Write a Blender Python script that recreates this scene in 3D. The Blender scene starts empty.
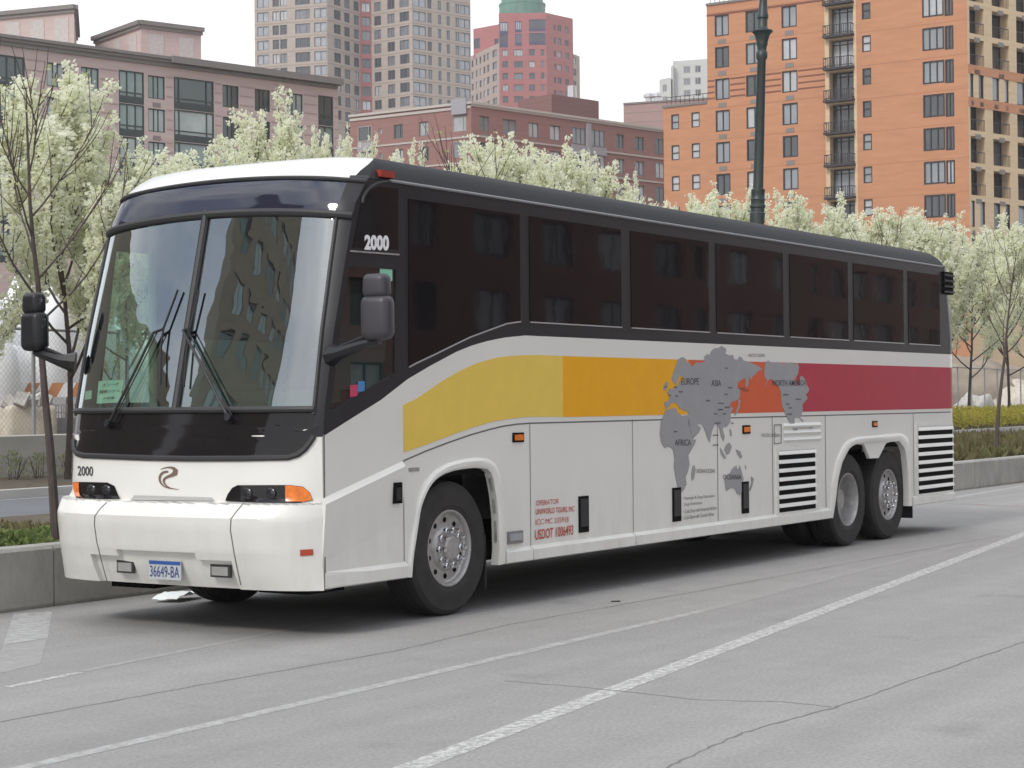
import bpy, bmesh, math, random
from mathutils import Vector, Matrix
from mathutils.bvhtree import BVHTree
from mathutils.geometry import tessellate_polygon

# ------------------------------------------------------------------ camera, world, sun, exposure
scene = bpy.context.scene
COL = scene.collection
R = math.radians
CAM = Vector((-12.2152, -8.4673, 1.6708)); YAW, PIT, ROL, FPX = .9965, .0098, -.0095, 1895.0
FWD = Vector((math.sin(YAW) * math.cos(PIT), math.cos(YAW) * math.cos(PIT), math.sin(PIT)))
_r = Vector((math.cos(YAW), -math.sin(YAW), 0)); _u = _r.cross(FWD)
RGT = _r * math.cos(ROL) + _u * math.sin(ROL)
UPV = -_r * math.sin(ROL) + _u * math.cos(ROL)
cd = bpy.data.cameras.new('camera'); cam = bpy.data.objects.new('camera', cd); COL.objects.link(cam)
cd.sensor_width = 36.0; cd.lens = FPX / 1024 * 36.0; cd.clip_start = .1; cd.clip_end = 6000
cam.matrix_world = Matrix(((RGT.x, UPV.x, -FWD.x, CAM.x), (RGT.y, UPV.y, -FWD.y, CAM.y), (RGT.z, UPV.z, -FWD.z, CAM.z), (0, 0, 0, 1)))
scene.camera = cam

SUN_EL, SUN_AZ = 38.5, 178.0          # light comes from ahead of the bus (azimuth measured from +X)
w = bpy.data.worlds.new('World'); scene.world = w; w.use_nodes = True
nt = w.node_tree; nd = nt.nodes; lk = nt.links
bg = nd['Background']; bg.inputs['Strength'].default_value = .1
sky = nd.new('ShaderNodeTexSky'); sky.sky_type = 'NISHITA'; sky.sun_disc = False
sky.sun_elevation = R(SUN_EL); sky.sun_rotation = R(90 - SUN_AZ)
tc = nd.new('ShaderNodeTexCoord'); sep = nd.new('ShaderNodeSeparateXYZ'); lk.new(tc.outputs['Generated'], sep.inputs[0])
nz = nd.new('ShaderNodeTexNoise'); nz.inputs['Scale'].default_value = 2.6; nz.inputs['Detail'].default_value = 7; nz.inputs['Roughness'].default_value = .55
mp = nd.new('ShaderNodeMapping'); mp.inputs['Scale'].default_value = (1, 1, 2.4); mp.inputs['Location'].default_value = (.3, 1.7, .2)
lk.new(tc.outputs['Generated'], mp.inputs[0]); lk.new(mp.outputs[0], nz.inputs['Vector'])
mr = nd.new('ShaderNodeMapRange'); mr.inputs[1].default_value = .40; mr.inputs[2].default_value = .62; mr.inputs[3].default_value = .25; mr.inputs[4].default_value = 1.0
lk.new(nz.outputs[0], mr.inputs[0])
hz = nd.new('ShaderNodeMapRange'); hz.inputs[1].default_value = .20; hz.inputs[2].default_value = .33; hz.inputs[3].default_value = 1.0; hz.inputs[4].default_value = 0.0
lk.new(sep.outputs['Z'], hz.inputs[0])
mx = nd.new('ShaderNodeMath'); mx.operation = 'MAXIMUM'; lk.new(mr.outputs[0], mx.inputs[0]); lk.new(hz.outputs[0], mx.inputs[1])
mc = nd.new('ShaderNodeMix'); mc.data_type = 'RGBA'; lk.new(mx.outputs[0], mc.inputs[0]); lk.new(sky.outputs[0], mc.inputs[6]); mc.inputs[7].default_value = (10.3, 10.4, 10.5, 1)
mc2 = nd.new('ShaderNodeMix'); mc2.data_type = 'RGBA'; lk.new(hz.outputs[0], mc2.inputs[0]); lk.new(mc.outputs[2], mc2.inputs[6]); mc2.inputs[7].default_value = (12.0, 12.1, 12.2, 1)
zb_ = nd.new('ShaderNodeMapRange'); zb_.inputs[1].default_value = .42; zb_.inputs[2].default_value = .95; zb_.inputs[3].default_value = .92; zb_.inputs[4].default_value = 2.0
lk.new(sep.outputs['Z'], zb_.inputs[0]); mz = nd.new('ShaderNodeMix'); mz.data_type = 'RGBA'; mz.blend_type = 'MULTIPLY'; mz.inputs[0].default_value = 1.0
lk.new(mc2.outputs[2], mz.inputs[6]); lk.new(zb_.outputs[0], mz.inputs[7]); lk.new(mz.outputs[2], bg.inputs['Color'])      # an overcast sky is brightest overhead

sl = bpy.data.lights.new('sun', 'SUN'); sl.energy = 1.5; sl.angle = R(12); sl.color = (1, .96, .9)
so = bpy.data.objects.new('sun', sl); COL.objects.link(so)
sd = Vector((math.cos(R(SUN_AZ)) * math.cos(R(SUN_EL)), math.sin(R(SUN_AZ)) * math.cos(R(SUN_EL)), math.sin(R(SUN_EL))))
so.rotation_euler = sd.to_track_quat('Z', 'Y').to_euler(); so.location = (0, 0, 60)
vs = scene.view_settings; vs.view_transform = 'Standard'; vs.look = 'None'; vs.exposure = 0.14; vs.gamma = 1.0; vs.use_curve_mapping = False
scene.cycles.max_bounces = 8; scene.cycles.transparent_max_bounces = 12

# ------------------------------------------------------------------ helpers
def pray(px, py): return FWD + RGT * ((px - 512) / FPX) + UPV * ((384 - py) / FPX)
def at(px, py, ax, v):                       # the point of the plane x/y/z = v seen at a pixel of the survey photograph
    d = pray(px, py); return CAM + d * ((v - CAM[ax]) / d[ax])
def S(px, py):                               # (x, z) on the coach's near side
    p = at(px, py, 1, 0.0); return (p.x, p.z)
def G(px, py): p = at(px, py, 2, 0.0); return (p.x, p.y)

def tag(o, label=None, cat=None, group=None, kind=None):
    if label: o['label'] = label
    if cat: o['category'] = cat
    if group: o['group'] = group
    if kind: o['kind'] = kind
    return o
def empty(name, loc, label=None, cat=None, group=None):
    o = bpy.data.objects.new(name, None); COL.objects.link(o); o.location = loc; o.empty_display_size = .2
    return tag(o, label, cat, group)
def adopt(o, parent):
    o.parent = parent
    if parent.type == 'EMPTY': o.matrix_parent_inverse = Matrix.Translation(-Vector(parent.location))

class MB:
    def __init__(s): s.v = []; s.f = []; s.m = []; s.cur = 0
    def add(s, vs, fs):
        b = len(s.v); s.v += [tuple(p) for p in vs]; s.f += [tuple(b + i for i in f) for f in fs]; s.m += [s.cur] * len(fs)
    def quad(s, *p): s.add(p, [tuple(range(len(p)))])
    def box(s, c, d, rot=None):
        x, y, z = d[0] / 2, d[1] / 2, d[2] / 2
        vs = [Vector((i * x, j * y, k * z)) for i in (-1, 1) for j in (-1, 1) for k in (-1, 1)]
        if rot: vs = [rot @ p for p in vs]
        s.add([p + Vector(c) for p in vs], [(0, 1, 3, 2), (4, 6, 7, 5), (0, 4, 5, 1), (2, 3, 7, 6), (0, 2, 6, 4), (1, 5, 7, 3)])
    def bx(s, a, b): s.box([(a[i] + b[i]) / 2 for i in range(3)], [abs(b[i] - a[i]) for i in range(3)])
    def obox(s, o, t, n, u0, u1, d0, d1, z0, z1):          # box in a wall's frame: along t, out along n
        vs = [Vector((o[0] + t[0] * u + n[0] * d, o[1] + t[1] * u + n[1] * d, z)) for u in (u0, u1) for d in (d0, d1) for z in (z0, z1)]
        s.add(vs, [(0, 1, 3, 2), (4, 6, 7, 5), (0, 4, 5, 1), (2, 3, 7, 6), (0, 2, 6, 4), (1, 5, 7, 3)])
    def tube(s, pts, rad, n=6, cap=True):
        pts = [Vector(p) for p in pts]; m = len(pts)
        if not hasattr(rad, '__len__'): rad = [rad] * m
        rings = []; ref = None
        for i, p in enumerate(pts):
            t = (pts[min(i + 1, m - 1)] - pts[max(i - 1, 0)])
            if t.length < 1e-9: t = Vector((0, 0, 1))
            t.normalize()
            if ref is None: ref = t.orthogonal().normalized()
            ref = (ref - t * ref.dot(t))
            ref = ref.normalized() if ref.length > 1e-6 else t.orthogonal().normalized()
            bn = t.cross(ref)
            rings.append([p + (ref * math.cos(2 * math.pi * k / n) + bn * math.sin(2 * math.pi * k / n)) * rad[i] for k in range(n)])
        fs = [(i * n + k, i * n + (k + 1) % n, (i + 1) * n + (k + 1) % n, (i + 1) * n + k) for i in range(m - 1) for k in range(n)]
        if cap: fs += [tuple(reversed(range(n))), tuple((m - 1) * n + k for k in range(n))]
        s.add([p for r in rings for p in r], fs)
    def lathe(s, prof, c, n=32, axis='y', sgn=1):          # profile (radius, offset along the axis)
        c = Vector(c); vs = []
        for r, h in prof:
            for k in range(n):
                a = 2 * math.pi * k / n; u, v = r * math.cos(a), r * math.sin(a)
                vs.append(c + (Vector((u, sgn * h, v)) if axis == 'y' else Vector((u, v, h))))
        m = len(prof)
        s.add(vs, [(i * n + k, i * n + (k + 1) % n, (i + 1) * n + (k + 1) % n, (i + 1) * n + k) for i in range(m - 1) for k in range(n)])
    def grid(s, rows):
        nr, nc = len(rows), len(rows[0])
        s.add([p for r in rows for p in r], [(i * nc + j, i * nc + j + 1, (i + 1) * nc + j + 1, (i + 1) * nc + j) for i in range(nr - 1) for j in range(nc - 1)])
    def plate(s, loops, fn, thick):                        # outline and holes (2-D) -> plate; fn(u, v, d) places a point at depth d
        tl = [[Vector((p[0], p[1], 0)) for p in l] for l in loops]
        tris = tessellate_polygon(tl); flat = [p for l in loops for p in l]
        s.add([fn(p[0], p[1], 0) for p in flat], tris)
        if thick:
            s.add([fn(p[0], p[1], thick) for p in flat], [tuple(reversed(t)) for t in tris])
            for l in loops:
                k = len(l); vs = [fn(p[0], p[1], 0) for p in l] + [fn(p[0], p[1], thick) for p in l]
                s.add(vs, [(i, (i + 1) % k, k + (i + 1) % k, k + i) for i in range(k)])
    def build(s, name, mats, parent=None, smooth=False, fix=True):
        me = bpy.data.meshes.new(name); me.from_pydata(s.v, [], s.f)
        if not isinstance(mats, (list, tuple)): mats = [mats]
        for m in mats: me.materials.append(m)
        if len(mats) > 1: me.polygons.foreach_set('material_index', s.m)
        if fix:
            bm = bmesh.new(); bm.from_mesh(me); bmesh.ops.remove_doubles(bm, verts=bm.verts, dist=1e-5)
            bmesh.ops.recalc_face_normals(bm, faces=bm.faces); bm.to_mesh(me); bm.free()
        if smooth:
            for p in me.polygons: p.use_smooth = True
            try: me.set_sharp_from_angle(angle=R(32))
            except Exception: pass
        o = bpy.data.objects.new(name, me); COL.objects.link(o)
        if parent is not None: adopt(o, parent)
        return o

def pbr(name, col, rough=.5, metal=0., coat=0., spec=.5, var=0., vscale=4., vstretch=(1, 1, 1), bump=0., bscale=60., col2=None, detail=6):
    m = bpy.data.materials.new(name); m.use_nodes = True; t = m.node_tree; b = t.nodes['Principled BSDF']
    b.inputs['Base Color'].default_value = (*col, 1); b.inputs['Roughness'].default_value = rough; b.inputs['Metallic'].default_value = metal
    b.inputs['Coat Weight'].default_value = coat; b.inputs['Coat Roughness'].default_value = .05; b.inputs['Specular IOR Level'].default_value = spec
    if var or col2 or bump:
        tcn = t.nodes.new('ShaderNodeTexCoord'); mpn = t.nodes.new('ShaderNodeMapping'); mpn.inputs['Scale'].default_value = vstretch
        t.links.new(tcn.outputs['Object'], mpn.inputs[0])
    if var or col2:
        n = t.nodes.new('ShaderNodeTexNoise'); n.inputs['Scale'].default_value = vscale; n.inputs['Detail'].default_value = detail; n.inputs['Roughness'].default_value = .62
        t.links.new(mpn.outputs[0], n.inputs['Vector'])
        r = t.nodes.new('ShaderNodeMapRange'); r.inputs[1].default_value = .3; r.inputs[2].default_value = .7; t.links.new(n.outputs[0], r.inputs[0])
        x = t.nodes.new('ShaderNodeMix'); x.data_type = 'RGBA'; t.links.new(r.outputs[0], x.inputs[0])
        c2 = col2 or tuple(c * (1 + var) for c in col); c1 = col if col2 else tuple(c * (1 - var) for c in col)
        x.inputs[6].default_value = (*c1, 1); x.inputs[7].default_value = (*c2, 1); t.links.new(x.outputs[2], b.inputs['Base Color'])
    if bump:
        n2 = t.nodes.new('ShaderNodeTexNoise'); n2.inputs['Scale'].default_value = bscale; n2.inputs['Detail'].default_value = 4
        t.links.new(mpn.outputs[0], n2.inputs['Vector']); bp = t.nodes.new('ShaderNodeBump'); bp.inputs['Strength'].default_value = bump; bp.inputs['Distance'].default_value = .02
        t.links.new(n2.outputs[0], bp.inputs['Height']); t.links.new(bp.outputs[0], b.inputs['Normal'])
    return m

def glass(name, tint, refl=.12, rough=.0, wob=0.):
    m = bpy.data.materials.new(name); m.use_nodes = True; t = m.node_tree; n = t.nodes; n.clear()
    o = n.new('ShaderNodeOutputMaterial'); tr = n.new('ShaderNodeBsdfTransparent'); tr.inputs[0].default_value = (*tint, 1)
    gl = n.new('ShaderNodeBsdfGlossy'); gl.inputs['Roughness'].default_value = rough; gl.inputs[0].default_value = (.90, .97, 1, 1)
    lw = n.new('ShaderNodeLayerWeight'); lw.inputs[0].default_value = .5
    pw = n.new('ShaderNodeMath'); pw.operation = 'POWER'; pw.inputs[1].default_value = 3.0; t.links.new(lw.outputs['Facing'], pw.inputs[0])
    ma = n.new('ShaderNodeMath'); ma.operation = 'MULTIPLY_ADD'; ma.inputs[1].default_value = .9; ma.inputs[2].default_value = refl; ma.use_clamp = True
    t.links.new(pw.outputs[0], ma.inputs[0]); mixs = n.new('ShaderNodeMixShader'); t.links.new(ma.outputs[0], mixs.inputs[0])
    if wob:
        tcn = n.new('ShaderNodeTexCoord'); ns = n.new('ShaderNodeTexNoise'); ns.inputs['Scale'].default_value = 2.4; ns.inputs['Detail'].default_value = 1.5; bp = n.new('ShaderNodeBump'); bp.inputs['Strength'].default_value = wob; bp.inputs['Distance'].default_value = .05
        t.links.new(tcn.outputs['Object'], ns.inputs['Vector']); t.links.new(ns.outputs[0], bp.inputs['Height']); t.links.new(bp.outputs[0], gl.inputs['Normal'])
    t.links.new(tr.outputs[0], mixs.inputs[1]); t.links.new(gl.outputs[0], mixs.inputs[2]); t.links.new(mixs.outputs[0], o.inputs[0])
    return m

def pane_mat(name, dark, mid, light, cuts=(.45, .75), rough=.06):       # what hangs behind each pane: dark room, net curtain or white blind
    m = bpy.data.materials.new(name); m.use_nodes = True; t = m.node_tree; b = t.nodes['Principled BSDF']
    oi = t.nodes.new('ShaderNodeObjectInfo'); cr = t.nodes.new('ShaderNodeValToRGB'); cr.color_ramp.interpolation = 'CONSTANT'
    cr.color_ramp.elements[0].color = (*dark, 1); cr.color_ramp.elements[1].position = cuts[0]; cr.color_ramp.elements[1].color = (*mid, 1)
    e = cr.color_ramp.elements.new(cuts[1]); e.color = (*light, 1)
    tcn = t.nodes.new('ShaderNodeTexCoord'); nn = t.nodes.new('ShaderNodeTexNoise'); nn.inputs['Scale'].default_value = .55; nn.inputs['Detail'].default_value = 3
    t.links.new(tcn.outputs['Object'], nn.inputs['Vector'])
    mm = t.nodes.new('ShaderNodeMix'); mm.data_type = 'RGBA'; mm.blend_type = 'MULTIPLY'; mm.inputs[0].default_value = .5
    t.links.new(oi.outputs['Random'], cr.inputs[0]); t.links.new(cr.outputs[0], mm.inputs[6]); t.links.new(nn.outputs[0], mm.inputs[7])
    t.links.new(mm.outputs[2], b.inputs['Base Color']); b.inputs['Roughness'].default_value = rough; b.inputs['Specular IOR Level'].default_value = .9
    return m

def text_shape(txt, bold=0.0):                # filled glyph outlines, normalised to the unit box
    cu = bpy.data.curves.new('lettering', 'FONT'); cu.body = txt; cu.size = 1; cu.offset = bold; cu.resolution_u = 3; cu.fill_mode = 'FRONT'
    o = bpy.data.objects.new('lettering', cu); COL.objects.link(o)
    dg = bpy.context.evaluated_depsgraph_get(); me = bpy.data.meshes.new_from_object(o.evaluated_get(dg))
    vs = [tuple(v.co[:2]) for v in me.vertices]; fs = [tuple(p.vertices) for p in me.polygons]
    bpy.data.objects.remove(o); bpy.data.curves.remove(cu); bpy.data.meshes.remove(me)
    if not vs: return [], []
    x0 = min(v[0] for v in vs); x1 = max(v[0] for v in vs); y0 = min(v[1] for v in vs); y1 = max(v[1] for v in vs)
    return [((a - x0) / max(x1 - x0, 1e-6), (b - y0) / max(y1 - y0, 1e-6)) for a, b in vs], fs
def add_text(mb, txt, fn, bold=0.0):          # fn(u, v) maps the unit box to space
    vs, fs = text_shape(txt, bold)
    if vs: mb.add([fn(u, v) for u, v in vs], fs)
def bil(tl, tr, br, bl):
    return lambda u, v: tuple((bl[i] * (1 - u) + br[i] * u) * (1 - v) + (tl[i] * (1 - u) + tr[i] * u) * v for i in range(len(tl)))

def copy_tree(o, parent=None):
    c = o.copy(); COL.objects.link(c)
    if parent is not None: c.parent = parent; c.matrix_parent_inverse = o.matrix_parent_inverse.copy()
    for ch in list(o.children): copy_tree(ch, c)
    return c

# ------------------------------------------------------------------ materials
M = {}
M['white'] = pbr('white_paint', (.735, .726, .685), .28, coat=.4, var=.025, vscale=.9, bump=.05, bscale=1.3)
def grime(m):
    t = m.node_tree; b = t.nodes['Principled BSDF']; src = b.inputs['Base Color'].links[0].from_socket; g_ = t.nodes.new('ShaderNodeTexCoord'); sx = t.nodes.new('ShaderNodeSeparateXYZ'); t.links.new(g_.outputs['Object'], sx.inputs[0])
    h = t.nodes.new('ShaderNodeMapRange'); h.inputs[1].default_value = .34; h.inputs[2].default_value = 1.15; h.inputs[3].default_value = .32; h.inputs[4].default_value = .0; t.links.new(sx.outputs['Z'], h.inputs[0])
    n = t.nodes.new('ShaderNodeTexNoise'); n.inputs['Scale'].default_value = 3.2; n.inputs['Detail'].default_value = 9; n.inputs['Roughness'].default_value = .7; mp2 = t.nodes.new('ShaderNodeMapping'); mp2.inputs['Scale'].default_value = (1.6, 1.6, .45); t.links.new(g_.outputs['Object'], mp2.inputs[0]); t.links.new(mp2.outputs[0], n.inputs['Vector'])
    r = t.nodes.new('ShaderNodeMapRange'); r.inputs[1].default_value = .42; r.inputs[2].default_value = .72; t.links.new(n.outputs[0], r.inputs[0])
    a = t.nodes.new('ShaderNodeMath'); a.operation = 'MULTIPLY'; t.links.new(h.outputs[0], a.inputs[0]); t.links.new(r.outputs[0], a.inputs[1])
    x = t.nodes.new('ShaderNodeMix'); x.data_type = 'RGBA'; t.links.new(a.outputs[0], x.inputs[0]); t.links.new(src, x.inputs[6]); x.inputs[7].default_value = (.42, .39, .33, 1); t.links.new(x.outputs[2], b.inputs['Base Color'])
grime(M['white'])
M['cream'] = pbr('cream_trim', (.55, .56, .48), .5)
M['black'] = pbr('black_satin', (.017, .0165, .019), .36, spec=.38, var=.12, vscale=3)
M['coving'] = pbr('roof_coving_black', (.010, .0095, .011), .5, spec=.28)
M['blackglass'] = pbr('dark_gloss_glass', (.012, .010, .011), .05, spec=.4)
M['sidepane'] = pbr('smoked_side_glass', (.007, .0068, .008), .03, spec=.36, bump=.07, bscale=1.1)
M['navyglass'] = pbr('visor_glass', (.012, .014, .035), .04, spec=.9, coat=.2)
M['rubber'] = pbr('rubber', (.030, .029, .031), .55)
M['tyre'] = pbr('tyre_rubber', (.027, .024, .023), .75, var=.25, vscale=9, bump=.15, bscale=80)
M['steel'] = pbr('painted_wheel_steel', (.42, .41, .40), .42, metal=.55, var=.2, vscale=14)
M['chrome'] = pbr('chrome', (.75, .75, .76), .16, metal=1.0)
M['alu'] = pbr('aluminium_trim', (.62, .62, .63), .35, metal=.7)
M['trimgrey'] = pbr('dulled_trim', (.26, .26, .265), .5, metal=.3)
M['void'] = pbr('soot_black', (.008, .008, .008), .9, spec=.1)
M['yellow'] = pbr('pale_yellow_film', (0.76, 0.54, 0.1), .42, spec=.25, var=.04)
M['amber_film'] = pbr('golden_yellow_film', (0.8, 0.38, 0.004), .42, spec=.25, var=.04)
M['orange_film'] = pbr('red_orange_film', (0.62, 0.1, 0.03), .42, spec=.25, var=.04)
M['crimson'] = pbr('crimson_film', (0.42, 0.028, 0.052), .42, spec=.25, var=.05)
M['mapgrey'] = pbr('map_grey_film', (.30, .30, .31), .4, var=.05)
M['ink'] = pbr('dark_ink', (.06, .06, .065), .5)
M['inkred'] = pbr('red_lettering', (.50, .06, .03), .5)
M['whiteink'] = pbr('white_lettering', (.8, .8, .8), .5)
M['amber'] = pbr('amber_lens', (.72, .17, .006), .25, coat=.3, var=.3, vscale=22)
M['redmark'] = pbr('dull_red_lens', (.30, .035, .018), .35)
M['redlens'] = pbr('red_lens', (.42, .06, .02), .2, coat=.5)
M['lamp_clear'] = pbr('lamp_lens', (.6, .6, .58), .08, metal=.6)
M['lamp_dim'] = pbr('dim_reflector', (.06, .06, .065), .2, metal=.7)
M['bronze'] = pbr('bronze_badge', (.30, .20, .17), .3, metal=.6)
M['windscreen'] = glass('tinted_windscreen', (.52, .74, .60), .34, wob=.05)
M['sideglass'] = glass('driver_window_glass', (.42, .55, .46), .10)
M['interior'] = pbr('cab_plastic', (.05, .05, .05), .6)
M['seat'] = pbr('seat_cloth', (.06, .07, .11), .85)
M['paper'] = pbr('white_paper', (.85, .9, .88), .7)
M['mirror_grey'] = pbr('mirror_shell', (.046, .042, .05), .42)
# setting
def road_material():
    m = pbr('road_surface', (.308, .300, .290), .82, var=.10, vscale=.45, vstretch=(.12, 1.5, 1), bump=.35, bscale=140)
    t = m.node_tree; b = t.nodes['Principled BSDF']; src = b.inputs['Base Color'].links[0].from_socket
    tcn = t.nodes.new('ShaderNodeTexCoord')
    f1 = t.nodes.new('ShaderNodeTexNoise'); f1.inputs['Scale'].default_value = 42; f1.inputs['Detail'].default_value = 5; f1.inputs['Roughness'].default_value = .75
    f2 = t.nodes.new('ShaderNodeTexNoise'); f2.inputs['Scale'].default_value = 2.2; f2.inputs['Detail'].default_value = 8; f2.inputs['Roughness'].default_value = .7
    f3 = t.nodes.new('ShaderNodeTexNoise'); f3.inputs['Scale'].default_value = 1.1; f3.inputs['Detail'].default_value = 4; f3.inputs['Roughness'].default_value = .6; t.links.new(tcn.outputs['Object'], f3.inputs['Vector'])
    f4 = t.nodes.new('ShaderNodeTexNoise'); f4.inputs['Scale'].default_value = 1.6; f4.inputs['Detail'].default_value = 3; ms = t.nodes.new('ShaderNodeMapping'); ms.inputs['Scale'].default_value = (.03, 1, 1); t.links.new(tcn.outputs['Object'], ms.inputs[0]); t.links.new(ms.outputs[0], f4.inputs['Vector'])
    t.links.new(tcn.outputs['Object'], f1.inputs['Vector']); t.links.new(tcn.outputs['Object'], f2.inputs['Vector'])
    for f, lo, hi, a, c in ((f1, .3, .72, .74, 1.24), (f2, .3, .7, .93, 1.06), (f3, .60, .72, 1.0, .80), (f4, .35, .65, .93, 1.05)):
        r = t.nodes.new('ShaderNodeMapRange'); r.inputs[1].default_value = lo; r.inputs[2].default_value = hi; r.inputs[3].default_value = a; r.inputs[4].default_value = c
        t.links.new(f.outputs[0], r.inputs[0]); x = t.nodes.new('ShaderNodeMix'); x.data_type = 'RGBA'; x.blend_type = 'MULTIPLY'; x.inputs[0].default_value = 1
        t.links.new(src, x.inputs[6]); t.links.new(r.outputs[0], x.inputs[7]); src = x.outputs[2]
    t.links.new(src, b.inputs['Base Color']); return m
def paint_material(name, col, under, wear, scale=26):          # road paint worn through to the surface below
    m = pbr(name, col, .7, bump=.3, bscale=140); t = m.node_tree; b = t.nodes['Principled BSDF']
    tcn = t.nodes.new('ShaderNodeTexCoord'); n = t.nodes.new('ShaderNodeTexNoise'); n.inputs['Scale'].default_value = scale; n.inputs['Detail'].default_value = 8; n.inputs['Roughness'].default_value = .8
    t.links.new(tcn.outputs['Object'], n.inputs['Vector']); r = t.nodes.new('ShaderNodeMapRange'); r.inputs[1].default_value = wear - .06; r.inputs[2].default_value = wear + .06
    t.links.new(n.outputs[0], r.inputs[0]); x = t.nodes.new('ShaderNodeMix'); x.data_type = 'RGBA'; x.inputs[6].default_value = (*under, 1); x.inputs[7].default_value = (*col, 1)
    t.links.new(r.outputs[0], x.inputs[0]); t.links.new(x.outputs[2], b.inputs['Base Color']); return m
M['road'] = road_material()
RC = (.308, .300, .290)
M['paint'] = paint_material('lane_paint', (.58, .58, .56), RC, .51, 19)
M['paint_faint'] = paint_material('faded_lane_paint', (.43, .43, .42), RC, .50, 11)
M['paint_ghost'] = paint_material('ghost_lane_paint', (.36, .36, .35), RC, .55, 9)
M['paint_yellow'] = paint_material('yellow_road_paint', (.62, .42, .10), (.2, .2, .2), .40)
M['pink'] = pbr('pink_spray_paint', (.6, .25, .3), .7)
M['joint'] = pbr('road_joint', (.175, .172, .168), .9)
M['asphalt'] = pbr('far_asphalt', (.15, .155, .17), .85, var=.12, vscale=.5)
M['concrete'] = pbr('cast_concrete', (.35, .34, .31), .85, var=.24, vscale=2.2, vstretch=(1, 1, .6), bump=.35, bscale=26, detail=9)
M['concrete_light'] = pbr('pale_concrete', (.50, .485, .45), .85, var=.14, vscale=1.2, vstretch=(.6, 1, 1.5), bump=.15, bscale=30)
M['soil'] = pbr('planting_soil', (.10, .08, .055), .95, var=.35, vscale=5, bump=.8, bscale=14)
M['ground'] = pbr('bare_ground', (.26, .23, .19), .95, var=.2, vscale=.08)
M['bark'] = pbr('bark', (.075, .058, .050), .9, var=.3, vscale=20, vstretch=(1, 1, .3))
M['bark_young'] = pbr('young_bark', (.085, .065, .06), .85, var=.25, vscale=18, vstretch=(1, 1, .3))
def leaf_material(name, a, b_, scale, transl=.35):
    m = pbr(name, a, .65, col2=b_, vscale=scale, spec=.25); t = m.node_tree; b = t.nodes['Principled BSDF']; o = [n for n in t.nodes if n.type == 'OUTPUT_MATERIAL'][0]
    tr = t.nodes.new('ShaderNodeBsdfTranslucent'); t.links.new(b.inputs['Base Color'].links[0].from_socket, tr.inputs[0])
    ms = t.nodes.new('ShaderNodeMixShader'); ms.inputs[0].default_value = transl; t.links.new(b.outputs[0], ms.inputs[1]); t.links.new(tr.outputs[0], ms.inputs[2]); t.links.new(ms.outputs[0], o.inputs[0]); return m
M['blossom'] = leaf_material('pear_blossom', (.78, .81, .60), (.94, .94, .83), 2.6, transl=.55)
M['bud'] = leaf_material('young_buds', (.40, .42, .16), (.62, .62, .40), 3)
M['evergreen'] = leaf_material('evergreen_leaf', (.12, .17, .05), (.26, .31, .12), 3)
M['shrub'] = leaf_material('shrub_leaf', (.24, .28, .16), (.38, .40, .26), 3)
M['drygrass'] = leaf_material('dry_ground_cover', (.13, .09, .05), (.20, .21, .09), 2)
M['hedge'] = leaf_material('golden_hedge_leaf', (.40, .39, .05), (.60, .50, .09), 1.2)
M['galv'] = pbr('galvanised_wire', (.36, .37, .38), .5, metal=.4)
M['tarp'] = pbr('white_sheeting', (.88, .88, .90), .6, var=.1, vscale=1.2)
M['sack'] = pbr('woven_sack', (.58, .52, .44), .8, var=.15, vscale=3)
M['boardorange'] = pbr('barricade_orange', (.58, .26, .12), .7)
M['wood'] = pbr('weathered_wood', (.25, .19, .13), .8, var=.2)
M['rust'] = pbr('rusty_iron', (.22, .08, .06), .8, var=.2)
M['mound'] = pbr('excavated_soil', (.28, .23, .18), .95, var=.22, vscale=.5, bump=.6, bscale=3)
M['rubble'] = pbr('pale_rubble', (.5, .48, .46), .9, var=.2)
M['lampgreen'] = pbr('green_black_cast_iron', (.030, .042, .042), .42, var=.2, vscale=6)
M['lampglobe'] = pbr('frosted_lamp_glass', (.7, .7, .66), .3)
# ------------------------------------------------------------------ ground, roads, markings
def sheet(name, pts, z, mat, kind='structure'):
    mb = MB(); mb.quad(*[(p[0], p[1], z) for p in pts]); o = mb.build(name, mat); o['kind'] = kind; return o
SL = .068                                       # the far carriageway runs slightly askew to the coach
def far(x, y8): return y8 + SL * (x - 8)
g = sheet('ground', [(-900, -900), (1800, -900), (1800, 1800), (-900, 1800)], -.06, M['ground'])
sheet('road', [(-70, -30), (260, -30), (260, 3.62), (-70, 3.62)], 0, M['road'])
X0, X1 = -60.0, 260.0
sheet('far_road', [(X0, far(X0, 9.3)), (X1, far(X1, 9.3)), (X1, far(X1, 18.0)), (X0, far(X0, 18.0))], -.004, M['asphalt'])
def strip(name, a, b, wid, mat, z=.0013, n=1, jit=0, seed=1):
    rng = random.Random(seed); a = Vector(a); b = Vector(b); d = (b - a).normalized(); nrm = Vector((-d.y, d.x)); L = []; Rr = []
    for i in range(n + 1):
        p = a.lerp(b, i / n) + nrm * rng.uniform(-jit, jit); k = wid / 2 * (1 + (rng.uniform(-.5, .5) if jit else 0))
        L.append((*(p + nrm * k), z)); Rr.append((*(p - nrm * k), z))
    mb = MB(); mb.grid([L, Rr]); o = mb.build(name, mat); o['kind'] = 'structure'; return o
def gpx(x, y): return Vector(G(x, y))
def ext(a, b, t0, t1): return a + (b - a) * t0, a + (b - a) * t1
a, b = ext(gpx(512, 729), gpx(1024, 534), -.35, 1.9); strip('lane_marking', a, b, .145, M['paint'])
a, b = ext(gpx(30, 766), gpx(702, 611), -.15, 1.0); strip('lane_marking', a, b, .10, M['paint_faint'])
a, b = gpx(702, 611), gpx(962, 545); strip('lane_marking', a, b, .10, M['paint_ghost'])
strip('lane_marking', gpx(8, 687), gpx(80, 672.5), .07, M['paint'])
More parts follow.
